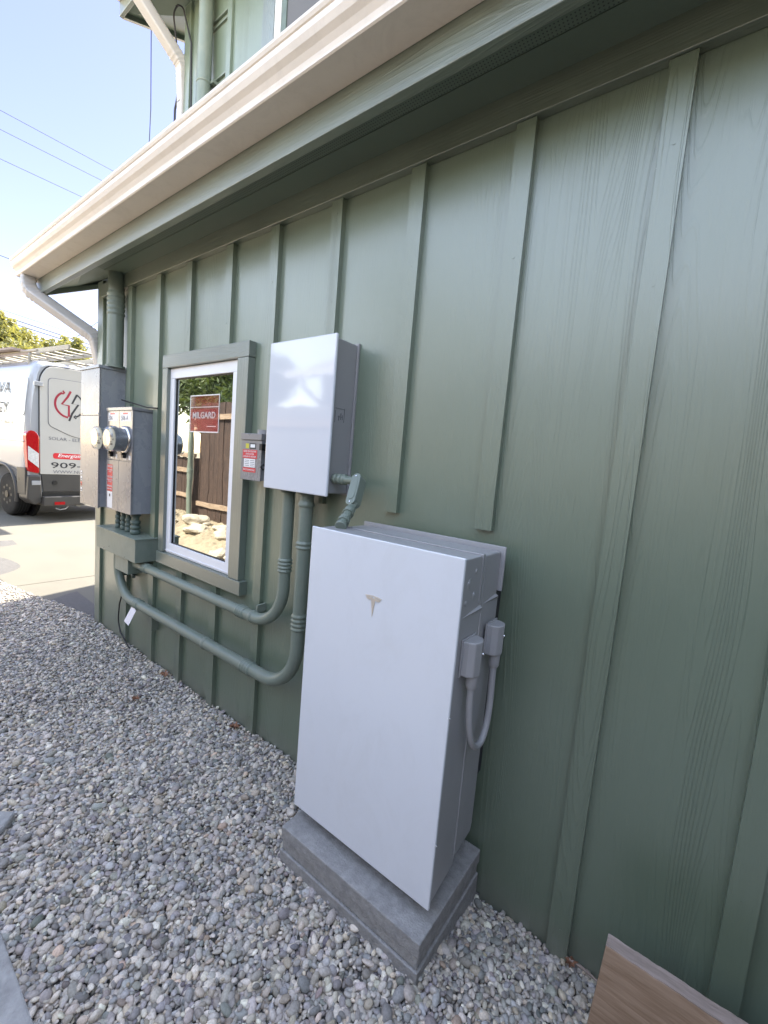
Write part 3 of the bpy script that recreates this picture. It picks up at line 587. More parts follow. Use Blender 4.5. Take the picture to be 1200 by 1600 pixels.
# ------------------------------------------------------------------ tall grey cabinet and the meter box
tc_ = empty('service_cabinet', (3.86, 0.09, 1.10), 'tall narrow grey steel cabinet nearest the house corner, under the riser pipe', 'electrical cabinet')
MB().box(3.685, 4.045, 0.0, 0.168, 1.108, 2.150).build('body', M['steel'], tc_, bevel=0.002)
MB().box(3.682, 4.048, 0.1682, 0.182, 1.100, 1.800).build('cover', M['steel_face'], tc_, bevel=0.002)
MB().box(3.682, 4.048, 0.1682, 0.180, 1.803, 2.150).build('cover', M['steel_face'], tc_, bevel=0.002)
MB().box(3.675, 4.055, 0.0, 0.188, 2.1505, 2.172).build('rain_lip', M['steel'], tc_, bevel=0.002)
for i in range(4):
    z = 1.20 + i * 0.045
    MB().box(4.004, 4.034, 0.1825, 0.1832, z, z + 0.030).build('label_sticker', M['red'] if i == 1 else M['white'], tc_)
    MB().box(4.008, 4.030, 0.1834, 0.1838, z + .006, z + 0.014).build('label_print', M['ink'], tc_)
for x, z in ((4.03, 1.815), (3.70, 1.815), (3.72, 1.11)): MB().cyl((x, .18, z), (x, .185, z), .005).build('screw', M['chrome'], tc_)

mt = empty('meter_box', (3.41, 0.07, 1.11), 'grey steel twin electric meter box with two round glass meters', 'meter box')
MB().box(3.205, 3.628, 0.0, 0.132, 1.112, 1.838).build('body', M['steel'], mt, bevel=0.002)
MB().box(3.197, 3.636, 0.0, 0.150, 1.8385, 1.862).build('rain_lip', M['steel_face'], mt, bevel=0.002)
MB().box(3.200, 3.4105, 0.1322, 0.146, 1.110, 1.480).build('cover', M['steel_face'], mt, bevel=0.002)
MB().box(3.4125, 3.632, 0.1322, 0.146, 1.110, 1.480).build('cover', M['steel_face'], mt, bevel=0.002)
MB().box(3.200, 3.4105, 0.1322, 0.144, 1.483, 1.838).build('cover', M['steel_face'], mt, bevel=0.002)
MB().box(3.4125, 3.632, 0.1322, 0.144, 1.483, 1.838).build('cover', M['steel_face'], mt, bevel=0.002)
def meter(x):
    zc = 1.632
    MB().tube([(x, .144, zc), (x, .150, zc), (x, .158, zc), (x, .163, zc)], [.094, .098, .098, .088], 36).build('meter_ring', M['chrome'], mt)
    me = empty('meter', (x, .16, zc)); me.parent = mt; me.location = Vector((x, .16, zc)) - Vector(mt.location)
    MB().tube([(x, .1635, zc), (x, .250, zc), (x, .262, zc), (x, .265, zc)], [.083, .083, .078, .060], 36).build('glass_cover', M['meter_glass'], me)
    MB().cyl((x, .1636, zc), (x, .235, zc), .0785, 32).build('meter_body', M['steel_face'], me)
    MB().cyl((x, .2352, zc), (x, .238, zc), .0775, 32).build('dial_face', M['meter_face'], me)
    MB().box(x - .032, x + .032, .2382, .2395, zc + .012, zc + .036).build('display', M['grey_ink'], me)
    MB().box(x - .03, x + .03, .2382, .2392, zc - .042, zc - .030).box(x - .02, x + .02, .2382, .2392, zc - .024, zc - .018).box(x - .045, x - .03, .2382, .2392, zc - .010, zc + .002).build('dial_print', M['ink'], me)
    MB().cyl((x, .146, zc - .098), (x, .172, zc - .098), .010).box(x - .014, x + .014, .146, .166, zc - .128, zc - .102).build('seal', M['black'], mt)
    MB().box(x - .085, x - .055, .1442, .1450, 1.495, 1.525).build('paper_seal', M['white'], mt); MB().box(x - .02, x + .03, .1442, .1450, 1.49, 1.51).build('paper_seal', M['white'], mt)
meter(3.305); meter(3.522)
for x0 in (3.225, 3.440):
    MB().box(x0, x0 + .165, .1442, .1448, 1.765, 1.825).build('label_sticker', M['white'], mt)
    MB().box(x0 + .05, x0 + .13, .1450, .1454, 1.812, 1.822).build('label_print', M['red'], mt)
    text_obj('506' if x0 > 3.3 else '506 A', (x0 + .155, .1450, 1.770), W_X, W_UP, 0.034, M['grey_ink'], mt, bold=0.01)
MB().box(3.512, 3.602, .1462, .1468, 1.245, 1.445).build('warning_sticker', M['red'], mt)
MB().box(3.512, 3.602, .1462, .1468, 1.12, 1.243).build('label_sticker', M['white'], mt)
for z, s_, h in ((1.423, 'DANGER', .016), (1.40, 'PHOTOVOLTAIC', .009), (1.386, 'SYSTEM', .009), (1.345, 'CAUTION', .015), (1.327, 'MULTIPLE SOURCES', .008), (1.312, 'OF POWER', .009), (1.277, 'WARNING', .014), (1.258, 'DUAL POWER', .009)):
    text_obj(s_, (3.557, .1470, z), W_X, W_UP, h, M['white'], mt, align='CENTER')
MB().box(3.545, 3.568, .1470, .1473, 1.205, 1.225).build('label_print', M['ink'], mt)
MB().tube([(3.62, .05, 1.935), (3.20, .05, 1.872), (3.09, .03, 1.868)], .005, 8).build('lifted_flashing', M['black'], mt)
for i, (x, r) in enumerate(((3.585, .020), (3.49, .020), (3.40, .022), (3.285, .032))):
    mb = MB().cyl((x, .075, .955), (x, .075, 1.111), r * .8, 16)
    for z, h in ((.956, .03), (.995, .022), (1.030, .024), (1.085, .018)):
        mb.tube([(x, .075, z), (x, .075, z + .003), (x, .075, z + h), (x, .075, z + h + .003)], [r * .9, r * 1.08, r * 1.08, r * .9], 10)
    mb.build('conduit_nipple', M['pipe_dark'], ww)

# ------------------------------------------------------------------ solar disconnect
dc = empty('safety_switch', (1.905, 0.05, 1.47), 'small grey safety switch with black handle and red labels between window and white box', 'switch box')
MB().box(1.822, 1.988, 0.0, 0.092, 1.474, 1.70).build('body', M['steel'], dc, bevel=0.002)
MB().box(1.820, 1.990, 0.0922, 0.100, 1.470, 1.678).build('door', M['steel_face'], dc, bevel=0.002)
MB().box(1.817, 1.993, 0.0, 0.106, 1.6795, 1.712).build('rain_lip', M['steel_face'], dc, bevel=0.002)
MB().cyl((1.875, .045, 1.7125), (1.875, .045, 1.735), .036).build('hub', M['cab_grey'], dc)
h = MB().cyl((1.822, .075, 1.645), (1.800, .075, 1.645), .020).build('handle', M['black'], dc)
MB().box(1.786, 1.806, .060, .125, 1.628, 1.660).box(1.790, 1.803, .05, .085, 1.52, 1.628).tube([(1.80, .10, 1.56), (1.80, .115, 1.545), (1.80, .10, 1.53), (1.80, .085, 1.545), (1.80, .10, 1.56)], .004, 8).build('lever', M['black'], h)
def stick(x0, x1, z0, z1, m, nm='label_sticker', y=.1005): return MB().box(x0, x1, y, y + .0006, z0, z1).build(nm, m, dc)
stick(1.925, 1.953, 1.635, 1.66, M['yellow']); stick(1.866, 1.918, 1.633, 1.662, M['ink']); stick(1.873, 1.911, 1.640, 1.657, M['white'], y=.1012)
stick(1.853, 1.976, 1.583, 1.628, M['red']); stick(1.868, 1.962, 1.538, 1.581, M['white']); stick(1.860, 1.970, 1.512, 1.535, M['red'])
for z, s_, h_ in ((1.615, 'RAPID SHUTDOWN', .009), (1.6015, 'SWITCH FOR', .009), (1.588, 'SOLAR PV SYSTEM', .009)):
    text_obj(s_, (1.9145, .1012, z), W_X, W_UP, h_, M['white'], dc, align='CENTER', width=.105 if 'FOR' not in s_ else .07)
text_obj('PHOTOVOLTAIC', (1.915, .1012, 1.519), W_X, W_UP, .009, M['white'], dc, align='CENTER')
for i in range(4): MB().box(1.873, 1.908, .1012, .1015, 1.544 + i * .009, 1.547 + i * .009).box(1.917, 1.955, .1012, .1015, 1.544 + i * .009, 1.547 + i * .009).build('label_print', M['grey_ink'], dc)

# ------------------------------------------------------------------ upper white box
gw = empty('energy_gateway_box', (1.50, 0.08, 1.45), 'white glass fronted wall box mounted above the big battery, beside the window', 'electrical cabinet')
MB().box(1.300, 1.704, 0.012, 0.143, 1.462, 2.118).build('body', M['cab_grey'], gw, bevel=0.006, segs=3)
MB().box(1.292, 1.710, 0.0, 0.012, 1.455, 2.126).build('back_plate', M['cab_grey'], gw, bevel=0.002)
MB().box(1.285, 1.715, 0.1435, 0.158, 1.450, 2.130).build('front_panel', M['panel_white'], gw, bevel=0.006, segs=4)
mb = MB()
for (y0, y1, z0, z1) in ((.122, .124, 1.77, 1.82), (.065, .067, 1.775, 1.835), (.067, .122, 1.830, 1.832), (.098, .102, 1.78, 1.80), (.085, .088, 1.785, 1.812), (.075, .077, 1.785, 1.806)): mb.box(1.2985, 1.2998, y0, y1, z0, z1)
mb.box(1.2985, 1.2998, .078, .105, 1.795, 1.798); mb.build('side_label', M['grey_ink'], gw)
MB().cyl((1.62, .08, 1.4618), (1.62, .08, 1.435), .038).cyl((1.485, .085, 1.4618), (1.485, .085, 1.44), .042).build('hub', M['pipe_dark'], gw)

# conduit body between the white box and the battery
lb = empty('conduit_body', (1.14, 0.15, 1.40), 'short green conduit elbow with oval cover joining white box side to battery top', 'conduit fitting')
a, b_ = Vector((1.130, 0.145, 1.556)), Vector((1.105, 0.205, 1.445))
ddir = (b_ - a).normalized()
mb = MB().cyl((1.2995, 0.105, 1.530), (1.150, 0.118, 1.530), .0165, 20)
for x_ in (1.283, 1.255, 1.232): mb.tube([(x_ + .011, .107, 1.53), (x_ + .009, .107, 1.53), (x_ - .009, .107, 1.53), (x_ - .011, .107, 1.53)], [.019, .023, .023, .019], 8 if x_ > 1.28 else 20)
mb.build('connector', M['pipe'], lb)
nrm = ddir.cross(Vector((1, 0, 0))).normalized(); nrm = -nrm if nrm.y < 0 else nrm
side_ = ddir.cross(nrm).normalized()
def oval(L, Wd, n=12):
    o = []
    for k in range(n + 1): t = -math.pi / 2 + math.pi * k / n; o.append((L / 2 + Wd * math.cos(t), Wd * math.sin(t)))
    for k in range(n + 1): t = math.pi / 2 + math.pi * k / n; o.append((-L / 2 + Wd * math.cos(t), Wd * math.sin(t)))
    return o
mid = (a + b_) / 2
fn = lambda u, v, w: mid + ddir * u + side_ * v + nrm * w
MB().prism(oval(.095, .021), fn, -0.045, 0.0).build('housing', M['pipe'], lb, bevel=0.006, segs=3)
MB().prism(oval(.098, .0225), fn, 0.0003, 0.0045).build('cover', M['pipe'], lb, bevel=0.0015)
MB().prism(oval(.062, .0150), fn, 0.0047, 0.0065).build('cover_boss', M['pipe'], lb, bevel=0.001)
for u_ in (.058, -.058): MB().cyl(fn(u_, 0, .0045), fn(u_, 0, .007), .003, 10).build('screw', M['chrome'], lb)
p0 = fn(.055, 0, -.022); p1 = Vector((1.055, 0.305, 1.366)); dd = (p1 - p0)
mb = MB().tube([p0, p1], .0165, 20)
for t0, t1, r_ in ((.0, .10, .0195), (.24, .40, .0205), (.42, .46, .0235), (.60, .70, .0215), (.72, .80, .0240), (.90, 1.0, .0225)):
    a0, a1 = p0 + dd * t0, p0 + dd * t1; e = dd.normalized() * .0012
    mb.tube([a0, a0 + e, a1 - e, a1], [r_ - .003, r_, r_, r_ - .003], 8 if .5 < t0 < .85 else 20)
mb.build('connector', M['pipe'], lb)

# ------------------------------------------------------------------ home battery
bt = empty('home_battery', (0.81, 0.22, 0.26), 'large white fronted home battery with grey metal body standing on a grey plinth', 'battery')
BX0, BX1, BZ0, BZ1 = 0.506, 1.121, 0.262, 1.364
MB().box(BX0, BX1, 0.372, 0.384, BZ0, BZ1).build('front_panel', M['panel_satin'], bt, bevel=0.0035, segs=4)
# front body: side outline with the tapered foot, in (y, z)
fb = [(0.371, 0.275), (0.371, 1.358), (0.262, 1.358), (0.256, 1.352), (0.236, 1.352), (0.2315, 1.348), (0.2315, 1.20), (0.2175, 1.178), (0.2175, 0.33), (0.226, 0.30), (0.350, 0.275)]
MB().prism(fb, lambda y, z, x: (x, y, z), BX0 + .004, BX1 - .004).build('front_body', M['body_grey'], bt, bevel=0.007, segs=3)
MB().prism([(0.2312, 0.34), (0.2312, 1.335), (0.200, 1.335), (0.200, 0.34)], lambda y, z, x: (x, y, z), BX0 + .022, BX1 - .022).build('rear_gasket', M['body_dark'], bt)
rb = [(0.205, 0.33), (0.205, 1.170), (0.212, 1.20), (0.212, 1.352), (0.118, 1.352), (0.092, 1.350), (0.088, 1.345), (0.088, 1.205), (0.070, 1.185), (0.070, 0.345), (0.078, 0.315), (0.192, 0.300)]
MB().prism(rb, lambda y, z, x: (x, y, z), BX0 + .012, BX1 - .012).build('rear_body', M['body_grey'], bt, bevel=0.006, segs=3)
MB().box(BX0 - .002, BX1 + .002, 0.078, 0.0865, 1.215, 1.3665).build('mounting_flange', M['body_grey'], bt, bevel=0.002)
MB().box(BX0 + .03, BX1 - .03, 0.0, 0.0695, 0.50, 1.30).build('wall_bracket', M['body_dark'], bt)
MB().box(BX0 + .0015, BX1 - .0015, .238, .254, 1.206, 1.3615).build('body_rim', M['knock'], bt, bevel=.003, segs=3)
MB().box(BX0 + .0015, BX1 - .0015, .2195, .2305, .335, 1.176).build('body_rim', M['body_grey'], bt, bevel=.003, segs=3)
# ridges that mark the change of depth on the side
def ridge(y0, z0, y1, z1, y2, z2, nm, dx=0):
    x = BX0 + .004 + dx; MB().add([(x, y0, z0), (x, y1, z1), (x, y2, z2), (x - .008, y1 - .004, z1 - .008), (x, y1 - .0, z1 - .022)], [(0, 1, 3), (1, 2, 3), (2, 4, 3), (4, 0, 3)]).build(nm, M['body_grey'], bt)
ridge(.366, 1.183, .242, 1.201, .219, 1.180, 'side_ridge'); ridge(.202, 1.192, .097, 1.208, .071, 1.187, 'side_ridge', .008)
for (y, z, r) in ((.287, 1.314, .0105), (.328, 1.281, .016), (.289, 1.241, .013), (.341, 1.225, .009)):
    MB().tube([(BX0 + .0045, y, z), (BX0 + .0028, y, z)], [r, r * .96], 28).build('knockout', M['knock'], bt, bevel=.0006)
    MB().cyl((BX0 + .0030, y, z), (BX0 + .0018, y, z), r * .62, 20).build('knockout', M['body_grey'], bt, bevel=.0005)
for z_ in (.888, .48): MB().cyl((BX0 + .002, .378, z_), (BX0 - .003, .378, z_), .003, 10).build('screw', M['chrome'], bt)
def plug(y0, y1, z0, z1, zc, nm):
    x = BX0 + .004; cy = (y0 + y1) / 2; w = (y1 - y0) / 2
    poly = [(x, cy - w), (x, cy + w), (x - .022, cy + w), (x - .040, cy + w * .72), (x - .048, cy), (x - .040, cy - w * .72), (x - .022, cy - w)]
    o = MB().prism(poly, lambda u, v, z: (u, v, z), z0, z1).build(nm, M['body_grey'], bt, bevel=0.004, segs=3)
    MB().box(x - .0015, x - .006, y0 - .007, y1 + .007, z0 - .004, z1 + .004).build('plug_flange', M['body_grey'], bt, bevel=.001)
    MB().tube([(x - .026, cy, z0 - .0005), (x - .026, cy, zc + .006), (x - .026, cy, zc)], [w * .50, w * .48, w * .40], 20).build('cable_gland', M['body_grey'], bt)
    MB().cyl((x - .036, cy - w * .72, (z0 + z1) / 2 + .005), (x - .041, cy - w * .80, (z0 + z1) / 2 + .005), .005, 12).build('screw', M['chrome'], bt)
    return (x - .026, cy, zc)
A_ = plug(.262, .338, 1.005, 1.112, .962, 'cable_plug'); B_ = plug(.097, .170, 1.020, 1.120, .975, 'cable_plug')
cp = []
for k in range(41):
    t = k / 40; ang = math.pi * t; yy = A_[1] + (B_[1] - A_[1]) * (1 - math.cos(ang)) / 2
    zz = (A_[2] * (1 - t) + B_[2] * t) - 0.225 * math.sin(ang) ** 0.62 if 0 < t < 1 else (A_[2] if t == 0 else B_[2])
    cp.append((A_[0] - .012 * math.sin(ang), yy, zz))
MB().tube([(A_[0], A_[1], A_[2] + .005)] + cp[1:-1] + [(B_[0], B_[1], B_[2] + .005)], .0108, 16).build('power_cable', M['body_grey'], bt)
# metal emblem: broad capped T tapering to a point
eo = Vector((0.8145, 0.3844, 1.176)); es = 0.068
Tm = [(-.5, 0), (-.30, .035), (0, .055), (.30, .035), (.5, 0), (.47, -.045), (.28, -.012), (0, .005), (-.28, -.012), (-.47, -.045)]
T2 = [(-.45, -.075), (-.30, -.045), (-.10, -.03), (0, -.085), (.10, -.03), (.30, -.045), (.45, -.075), (.36, -.17), (.24, -.19), (.13, -.15), (.115, -.17), (0, -.98), (-.115, -.17), (-.13, -.15), (-.24, -.19), (-.36, -.17)]
mb = MB()
for pol in (Tm, T2): mb.prism([(u * es, v * es) for u, v in pol], lambda u, v, w: (eo.x - u, w, eo.z + v), eo.y, eo.y + .0016)
mb.build('emblem', M['brass'], bt)

pl = empty('battery_plinth', (0.79, 0.23, 0.0), 'dark grey layered equipment pad under the big battery', 'plinth')
MB().box(0.493, 1.116, 0.018, 0.444, 0.161, 0.213).build('top_layer', M['plinth'], pl, bevel=0.004)
MB().box(0.498, 1.111, 0.022, 0.4395, 0.1195, 0.1585).build('middle_layer', M['plinth'], pl, bevel=0.0035)
MB().box(0.492, 1.117, 0.017, 0.4455, -0.04, 0.1165).build('bottom_layer', M['plinth'], pl, bevel=0.0035)
MB().box(0.56, 0.64, 0.12, 0.20, 0.2132, 0.299).box(0.98, 1.06, 0.12, 0.20, 0.2132, 0.299).box(0.56, 0.64, 0.26, 0.33, 0.2132, 0.276).box(0.98, 1.06, 0.26, 0.33, 0.2132, 0.276).build('support_foot', M['body_dark'], bt)

# ------------------------------------------------------------------ wooden plank at the lower right
pk = empty('timber_plank', (-0.28, 0.24, 0.0), 'reddish sawn timber plank on edge in the pebbles by the wall', 'timber')
mb = MB(); n = 60
top = [(0.053 - k * .6 / n, 0.394 + random.uniform(-.0015, .0015)) for k in range(n + 1)]
poly = [(0.072, -0.05), (0.068, 0.14), (0.060, 0.27)] + top + [(-0.55, -0.05)]
MB().prism(poly, lambda x, z, y: (x, y, z), 0.212, 0.250).build('board', M['lumber'], pk, bevel=0.003)
mb = MB().prism([(x, z + .0006) for x, z in top] + [(x, z + .0026) for x, z in reversed(top)], lambda x, z, y: (x, y, z), 0.2125, 0.2495); mb.build('sawn_edge', M['lumber_edge'], pk)

# ------------------------------------------------------------------ small things
o = MB(); c_, s_ = math.cos(.55), math.sin(.55)
q = [(3.235, .105, .435), (3.130, .125, .425), (3.185, .15, .305), (3.31, .13, .300)]
mb = MB().add(q + [(x, y - .0015, z) for x, y, z in q], [(0, 1, 2, 3), (7, 6, 5, 4), (0, 4, 5, 1), (1, 5, 6, 2), (2, 6, 7, 3), (3, 7, 4, 0)])
pt = mb.build('paper_tag', M['paper'], label='white paper tag hanging from the lower green conduit', cat='tag')
cpts = fillet([(3.60, .012, .50), (3.69, .014, .30), (3.70, .018, .16), (3.62, .03, .09), (3.44, .05, .045), (3.36, .05, .02)], [.1, .1, .08, .08], 6)
MB().tube(cpts, .0055, 8).build('black_cable', M['black'], label='thin black cable running down the far wall into the pebbles', cat='cable')
def leaf(x, y, rz, s, lab):
    pts = []; rr = random.Random(int(x * 999)); mb = MB(); n = 14
    for k in range(n):
        a = 2 * math.pi * k / n; r = s * (0.55 + 0.5 * (k % 2)) * rr.uniform(.8, 1.1); pts.append((x + r * math.cos(a + rz), y + r * .75 * math.sin(a + rz), float(gh(x, y)) + .020 + rr.uniform(0, .022)))
    c = (x, y, float(gh(x, y)) + .018); vs = [c] + pts; vs2 = [(p[0], p[1], p[2] - .0012) for p in vs]
    fs = [(0, k + 1, (k + 1) % n + 1) for k in range(n)]; m2 = len(vs)
    fs += [(m2, m2 + (k + 1) % n + 1, m2 + k + 1) for k in range(n)] + [(k + 1, m2 + k + 1, m2 + (k + 1) % n + 1, (k + 1) % n + 1) for k in range(n)]
    mb.add(vs + vs2, fs).build('dry_leaf', M['leaf'], label=lab, cat='leaf', group='dry leaves on the pebbles')
leaf(2.83, .055, .4, .040, 'dry brown leaf on the pebbles against the wall, farther one')
leaf(1.985, .062, 1.1, .042, 'dry brown leaf on the pebbles against the wall, nearer the battery')
leaf(2.62, .33, 2.1, .030, 'small dry leaf lying out among the pebbles')
leaf(0.15, .03, .2, .022, 'tiny curled leaf at the wall base near the timber plank')
MB().tube([(0.20, .02, .035), (0.12, .025, .045), (0.05, .045, .055)], [.003, .005, .003], 7).build('twig', M['lumber_edge'], label='thin pale twig at the wall base beside the timber plank', cat='twig')

# ------------------------------------------------------------------ the van
FW = Vector((0.9879, 0.1552, 0)).normalized(); LF = Vector((-FW.y, FW.x, 0))
VL = Vector((8.600, -0.517, 0.25)); VW = 2.04
van = empty('cargo_van', tuple(VL - LF * VW / 2), 'white cargo van with solar company lettering parked on the driveway', 'van')
def vp(x, s, z): return VL + FW * x - LF * s + Vector((0, 0, z))      # x forward, s from left side to the right, z up
def section(x, zt, w, zb=0.42, sh=1.0, rnd=1.0):
    """half outline of the body from sill to roof centre"""
    hw = w / 2
    pr = [(hw - .05, zb), (hw - .015, zb + .12), (hw, .85), (hw, 1.25), (hw - .012, 1.55), (hw - .045, 1.95), (hw - .085, zt - .32), (hw - .115, zt - .16), (hw - .16, zt - .07), (hw - .25, zt - .022), (hw - .5, zt - .004), (0, zt)]
    left = [(VW / 2 - a, z) for a, z in pr]; rightp = [(VW / 2 + a, z) for a, z in reversed(pr[:-1])]
    return left + rightp
def loft(secs):
    mb = MB(); vs = []; n = len(secs[0][1])
    for x, pr in secs: vs += [vp(x, s, z) for s, z in pr]
    fs = [(i * n + k, i * n + k + 1, (i + 1) * n + k + 1, (i + 1) * n + k) for i in range(len(secs) - 1) for k in range(n - 1)]
    fs += [(i * n + n - 1, i * n, (i + 1) * n, (i + 1) * n + n - 1) for i in range(len(secs) - 1)]
    mb.add(vs, fs, True); mb.add([vs[k] for k in range(n)], [tuple(range(n - 1, -1, -1))]); mb.add([vs[(len(secs) - 1) * n + k] for k in range(n)], [tuple(range(n))])
    return mb
ZT = 2.60
secs = [(0.0, section(0, ZT - .07, 1.93)), (0.03, section(0, ZT - .03, 1.99)), (0.09, section(0, ZT - .01, 2.03)), (0.20, section(0, ZT, VW)), (3.6, section(0, ZT, VW)), (3.95, section(0, ZT - .04, VW)), (4.25, section(0, ZT - .22, VW - .02)), (4.9, section(0, 1.62, VW - .04)), (5.35, section(0, 1.30, VW - .12)), (5.6, section(0, 1.05, VW - .3))]
body = loft(secs).build('body', M['van_white'], van)
# wheel arches cut through the body
def arch_cut(x):
    c = MB().cyl(vp(x, -.3, .40), vp(x, .36, .40), .455, 40).build('cut', M['black']); md = body.modifiers.new('arch', 'BOOLEAN'); md.object = c; md.operation = 'DIFFERENCE'; md.solver = 'EXACT'; return c
cuts = [arch_cut(.77), arch_cut(4.55)]
bpy.context.view_layer.update()
dg = bpy.context.evaluated_depsgraph_get(); nm = bpy.data.meshes.new_from_object(body.evaluated_get(dg)); body.modifiers.clear(); body.data = nm
for c in cuts: bpy.data.objects.remove(c)
for x in (.77, 4.55):
    MB().tube([vp(x, .36, .40), vp(x, .30, .40)], [.45, .45], 36).build('arch_liner', M['black'], van)
    ring = []
    for k in range(25):
        a = -0.25 + (math.pi + .5) * k / 24; ring.append(vp(x + .465 * math.cos(a), .004, .40 + .465 * math.sin(a)))
    MB().tube(ring, .028, 8).build('arch_trim', M['van_trim'], van)
    for s_ in (.05, VW - .29):
        wh = empty('wheel', (0, 0, 0)); wh.parent = van; cpos = vp(x, s_ + .12, .36); wh.location = cpos - Vector(van.location)
        T = []; RR = []
        for u, r in ((0, .25), (.005, .30), (.012, .335), (.03, .352), (.055, .36), (.12, .36), (.185, .36), (.21, .352), (.228, .335), (.235, .30), (.24, .25)): T.append(vp(x, s_ + u, .36)); RR.append(r)
        MB().tube(T, RR, 48).build('tyre', M['rubber'], wh)
        mb = MB()
        for g_ in (.06, .10, .14, .18): mb.tube([vp(x, s_ + g_ - .004, .36), vp(x, s_ + g_ + .004, .36)], [.3615, .3615], 48, caps=False)
        mb.build('tread_groove', M['black'], wh)
        so = s_ if s_ < 1 else s_ + .24; sg = 1 if s_ < 1 else -1
        MB().tube([vp(x, so + sg * .012, .36), vp(x, so + sg * .004, .36), vp(x, so + sg * .03, .36), vp(x, so + sg * .035, .36)], [.235, .215, .16, .0], 36).build('rim', M['steel'], wh)
        mb = MB()
        for k in range(8):
            a = 2 * math.pi * k / 8; cc, ss = math.cos(a), math.sin(a)
            mb.cyl(vp(x + .145 * cc, so - sg * .002, .36 + .145 * ss), vp(x + .145 * cc, so + sg * .03, .36 + .145 * ss), .024, 12)
        mb.cyl(vp(x, so - sg * .01, .36), vp(x, so + sg * .04, .36), .06, 20); mb.build('hub_cap', M['black'], wh)
def rr_poly(pts, rad, n=5):
    P = [Vector((a, b, 0)) for a, b in pts]; out = []
    m_ = len(P)
    for i in range(m_):
        a, p, b = P[i - 1], P[i], P[(i + 1) % m_]; d1 = (a - p).normalized(); d2 = (b - p).normalized(); t = min(rad if not isinstance(rad, (list, tuple)) else rad[i], (a - p).length * .45, (b - p).length * .45)
        s0, e0 = p + d1 * t, p + d2 * t
        for k in range(n + 1):
            u = k / n; q_ = s0 * (1 - u) ** 2 + p * 2 * u * (1 - u) + e0 * u * u; out.append((q_.x, q_.y))
    return out
def rear(poly, x0, x1, nm, mat, par=van, bevel=0.0, **t): return MB().prism(poly, lambda s, z, x: vp(x, s, z), x0, x1).build(nm, mat, par, bevel=bevel, **t)
# two rear doors with a dark seam
for sd_ in (0, 1):
    mir = (lambda s: s) if sd_ == 0 else (lambda s: VW - s)
    outl = [(mir(a), b) for a, b in [(.185, .76), (.185, 2.30), (.30, 2.50), (1.012, 2.535), (1.012, .76)]]
    seam = rr_poly([(mir(a), b) for a, b in [(.172, .75), (.172, 2.31), (.285, 2.515), (1.019, 2.55), (1.019, .75)]], [.02, .22, .12, .01, .01])
    rear(seam, -.0035, .02, 'door_seam', M['body_dark'])
    dr = rear(rr_poly(outl, [.02, .22, .12, .01, .01]), -.022, -.0037, 'rear_door', M['van_vinyl'], bevel=.006)
    wl = [(mir(a), b) for a, b in [(.30, 2.31), (.93, 2.34), (.93, 1.36), (.62, 1.42), (.30, 1.56)]]
    ws = [(mir(a), b) for a, b in [(.292, 2.318), (.938, 2.348), (.938, 1.352), (.618, 1.411), (.292, 1.553)]]
    rear(rr_poly(ws, .07), -.0245, -.0222, 'panel_seam', M['grey_ink'], dr)
    rear(rr_poly(wl, .066), -.030, -.0247, 'window_panel', M['van_vinyl'], dr, bevel=.003)
    rear([(mir(a), b) for a, b in [(.20, .755), (1.005, .755), (1.005, .47), (.23, .47)]], -.018, .0, 'lower_panel', M['van_trim'], van, bevel=.01)
    # tail lamp
    tl = rear(rr_poly([(mir(a), b) for a, b in [(-.004, 1.40), (.05, 1.455), (.125, 1.44), (.175, 1.37), (.175, .765), (.02, .80)]], .035), -.030, .09, 'tail_lamp', M['red_lens'], van, bevel=.01)
    rear([(mir(a), b) for a, b in [(.020, 1.205), (.165, 1.09), (.165, .86), (.020, .99)]], -.034, -.0305, 'clear_lens', M['clear_lens'], tl)
    rear(rr_poly([(mir(a), b) for a, b in [(.02, .74), (.19, .74), (.21, .30), (.10, .26), (.0, .36)]], .03), -.05, .25, 'bumper_corner', M['van_trim'], van, bevel=.02)
    for z_, s_ in ((2.19, .155), (.62, .115)):
        rear([(mir(s_ - .055), z_ - .035), (mir(s_ + .065), z_ - .035), (mir(s_ + .065), z_ + .035), (mir(s_ - .055), z_ + .035)], -.060 if z_ < 1 else -.048, -.0225 if z_ > 1 else -.02, 'door_hinge', M['van_white'], van, bevel=.006)
MB().cyl(vp(-.018, .395, .62), vp(-.028, .395, .62), .036).build('parking_sensor', M['black'], van)
MB().cyl(vp(.23, -.002, .66), vp(.23, .01, .66), .03).build('parking_sensor', M['black'], van)
MB().prism([(.20, .245), (.20, .40), (VW - .20, .40), (VW - .20, .245)], lambda s, z, x: vp(x, s, z), -.11, .20).build('bumper_step', M['van_trim'], van, bevel=.015)
MB().prism([(.22, .401), (.22, .465), (VW - .22, .465), (VW - .22, .401)], lambda s, z, x: vp(x, s, z), -.02, .20).build('step_recess', M['black'], van)
rear([(.35, .262), (.35, .31), (.50, .31), (.50, .262)], -.118, -.1105, 'reflector', M['red_lens'])
MB().prism([(-.001, .42), (-.001, .86), (.03, .86), (.05, .42)], lambda s, z, x: vp(x, s, z), .02, .30).build('side_cladding', M['van_trim'], van, bevel=.01)
MB().prism([(.001, .40), (-.004, .60), (.03, .60), (.05, .40)], lambda s, z, x: vp(x, s, z), 1.25, 4.05).build('side_cladding', M['van_trim'], van, bevel=.01)
MB().cyl(vp(.05, .80, .24), vp(.8, .80, .24), .05).cyl(vp(-.02, 1.15, .22), vp(.5, 1.15, .22), .035).tube([vp(-.03, .40, .2), vp(-.06, .45, .17), vp(-.03, .55, .18), vp(0, .6, .22)], .012, 8).build('exhaust', M['steel'], van)
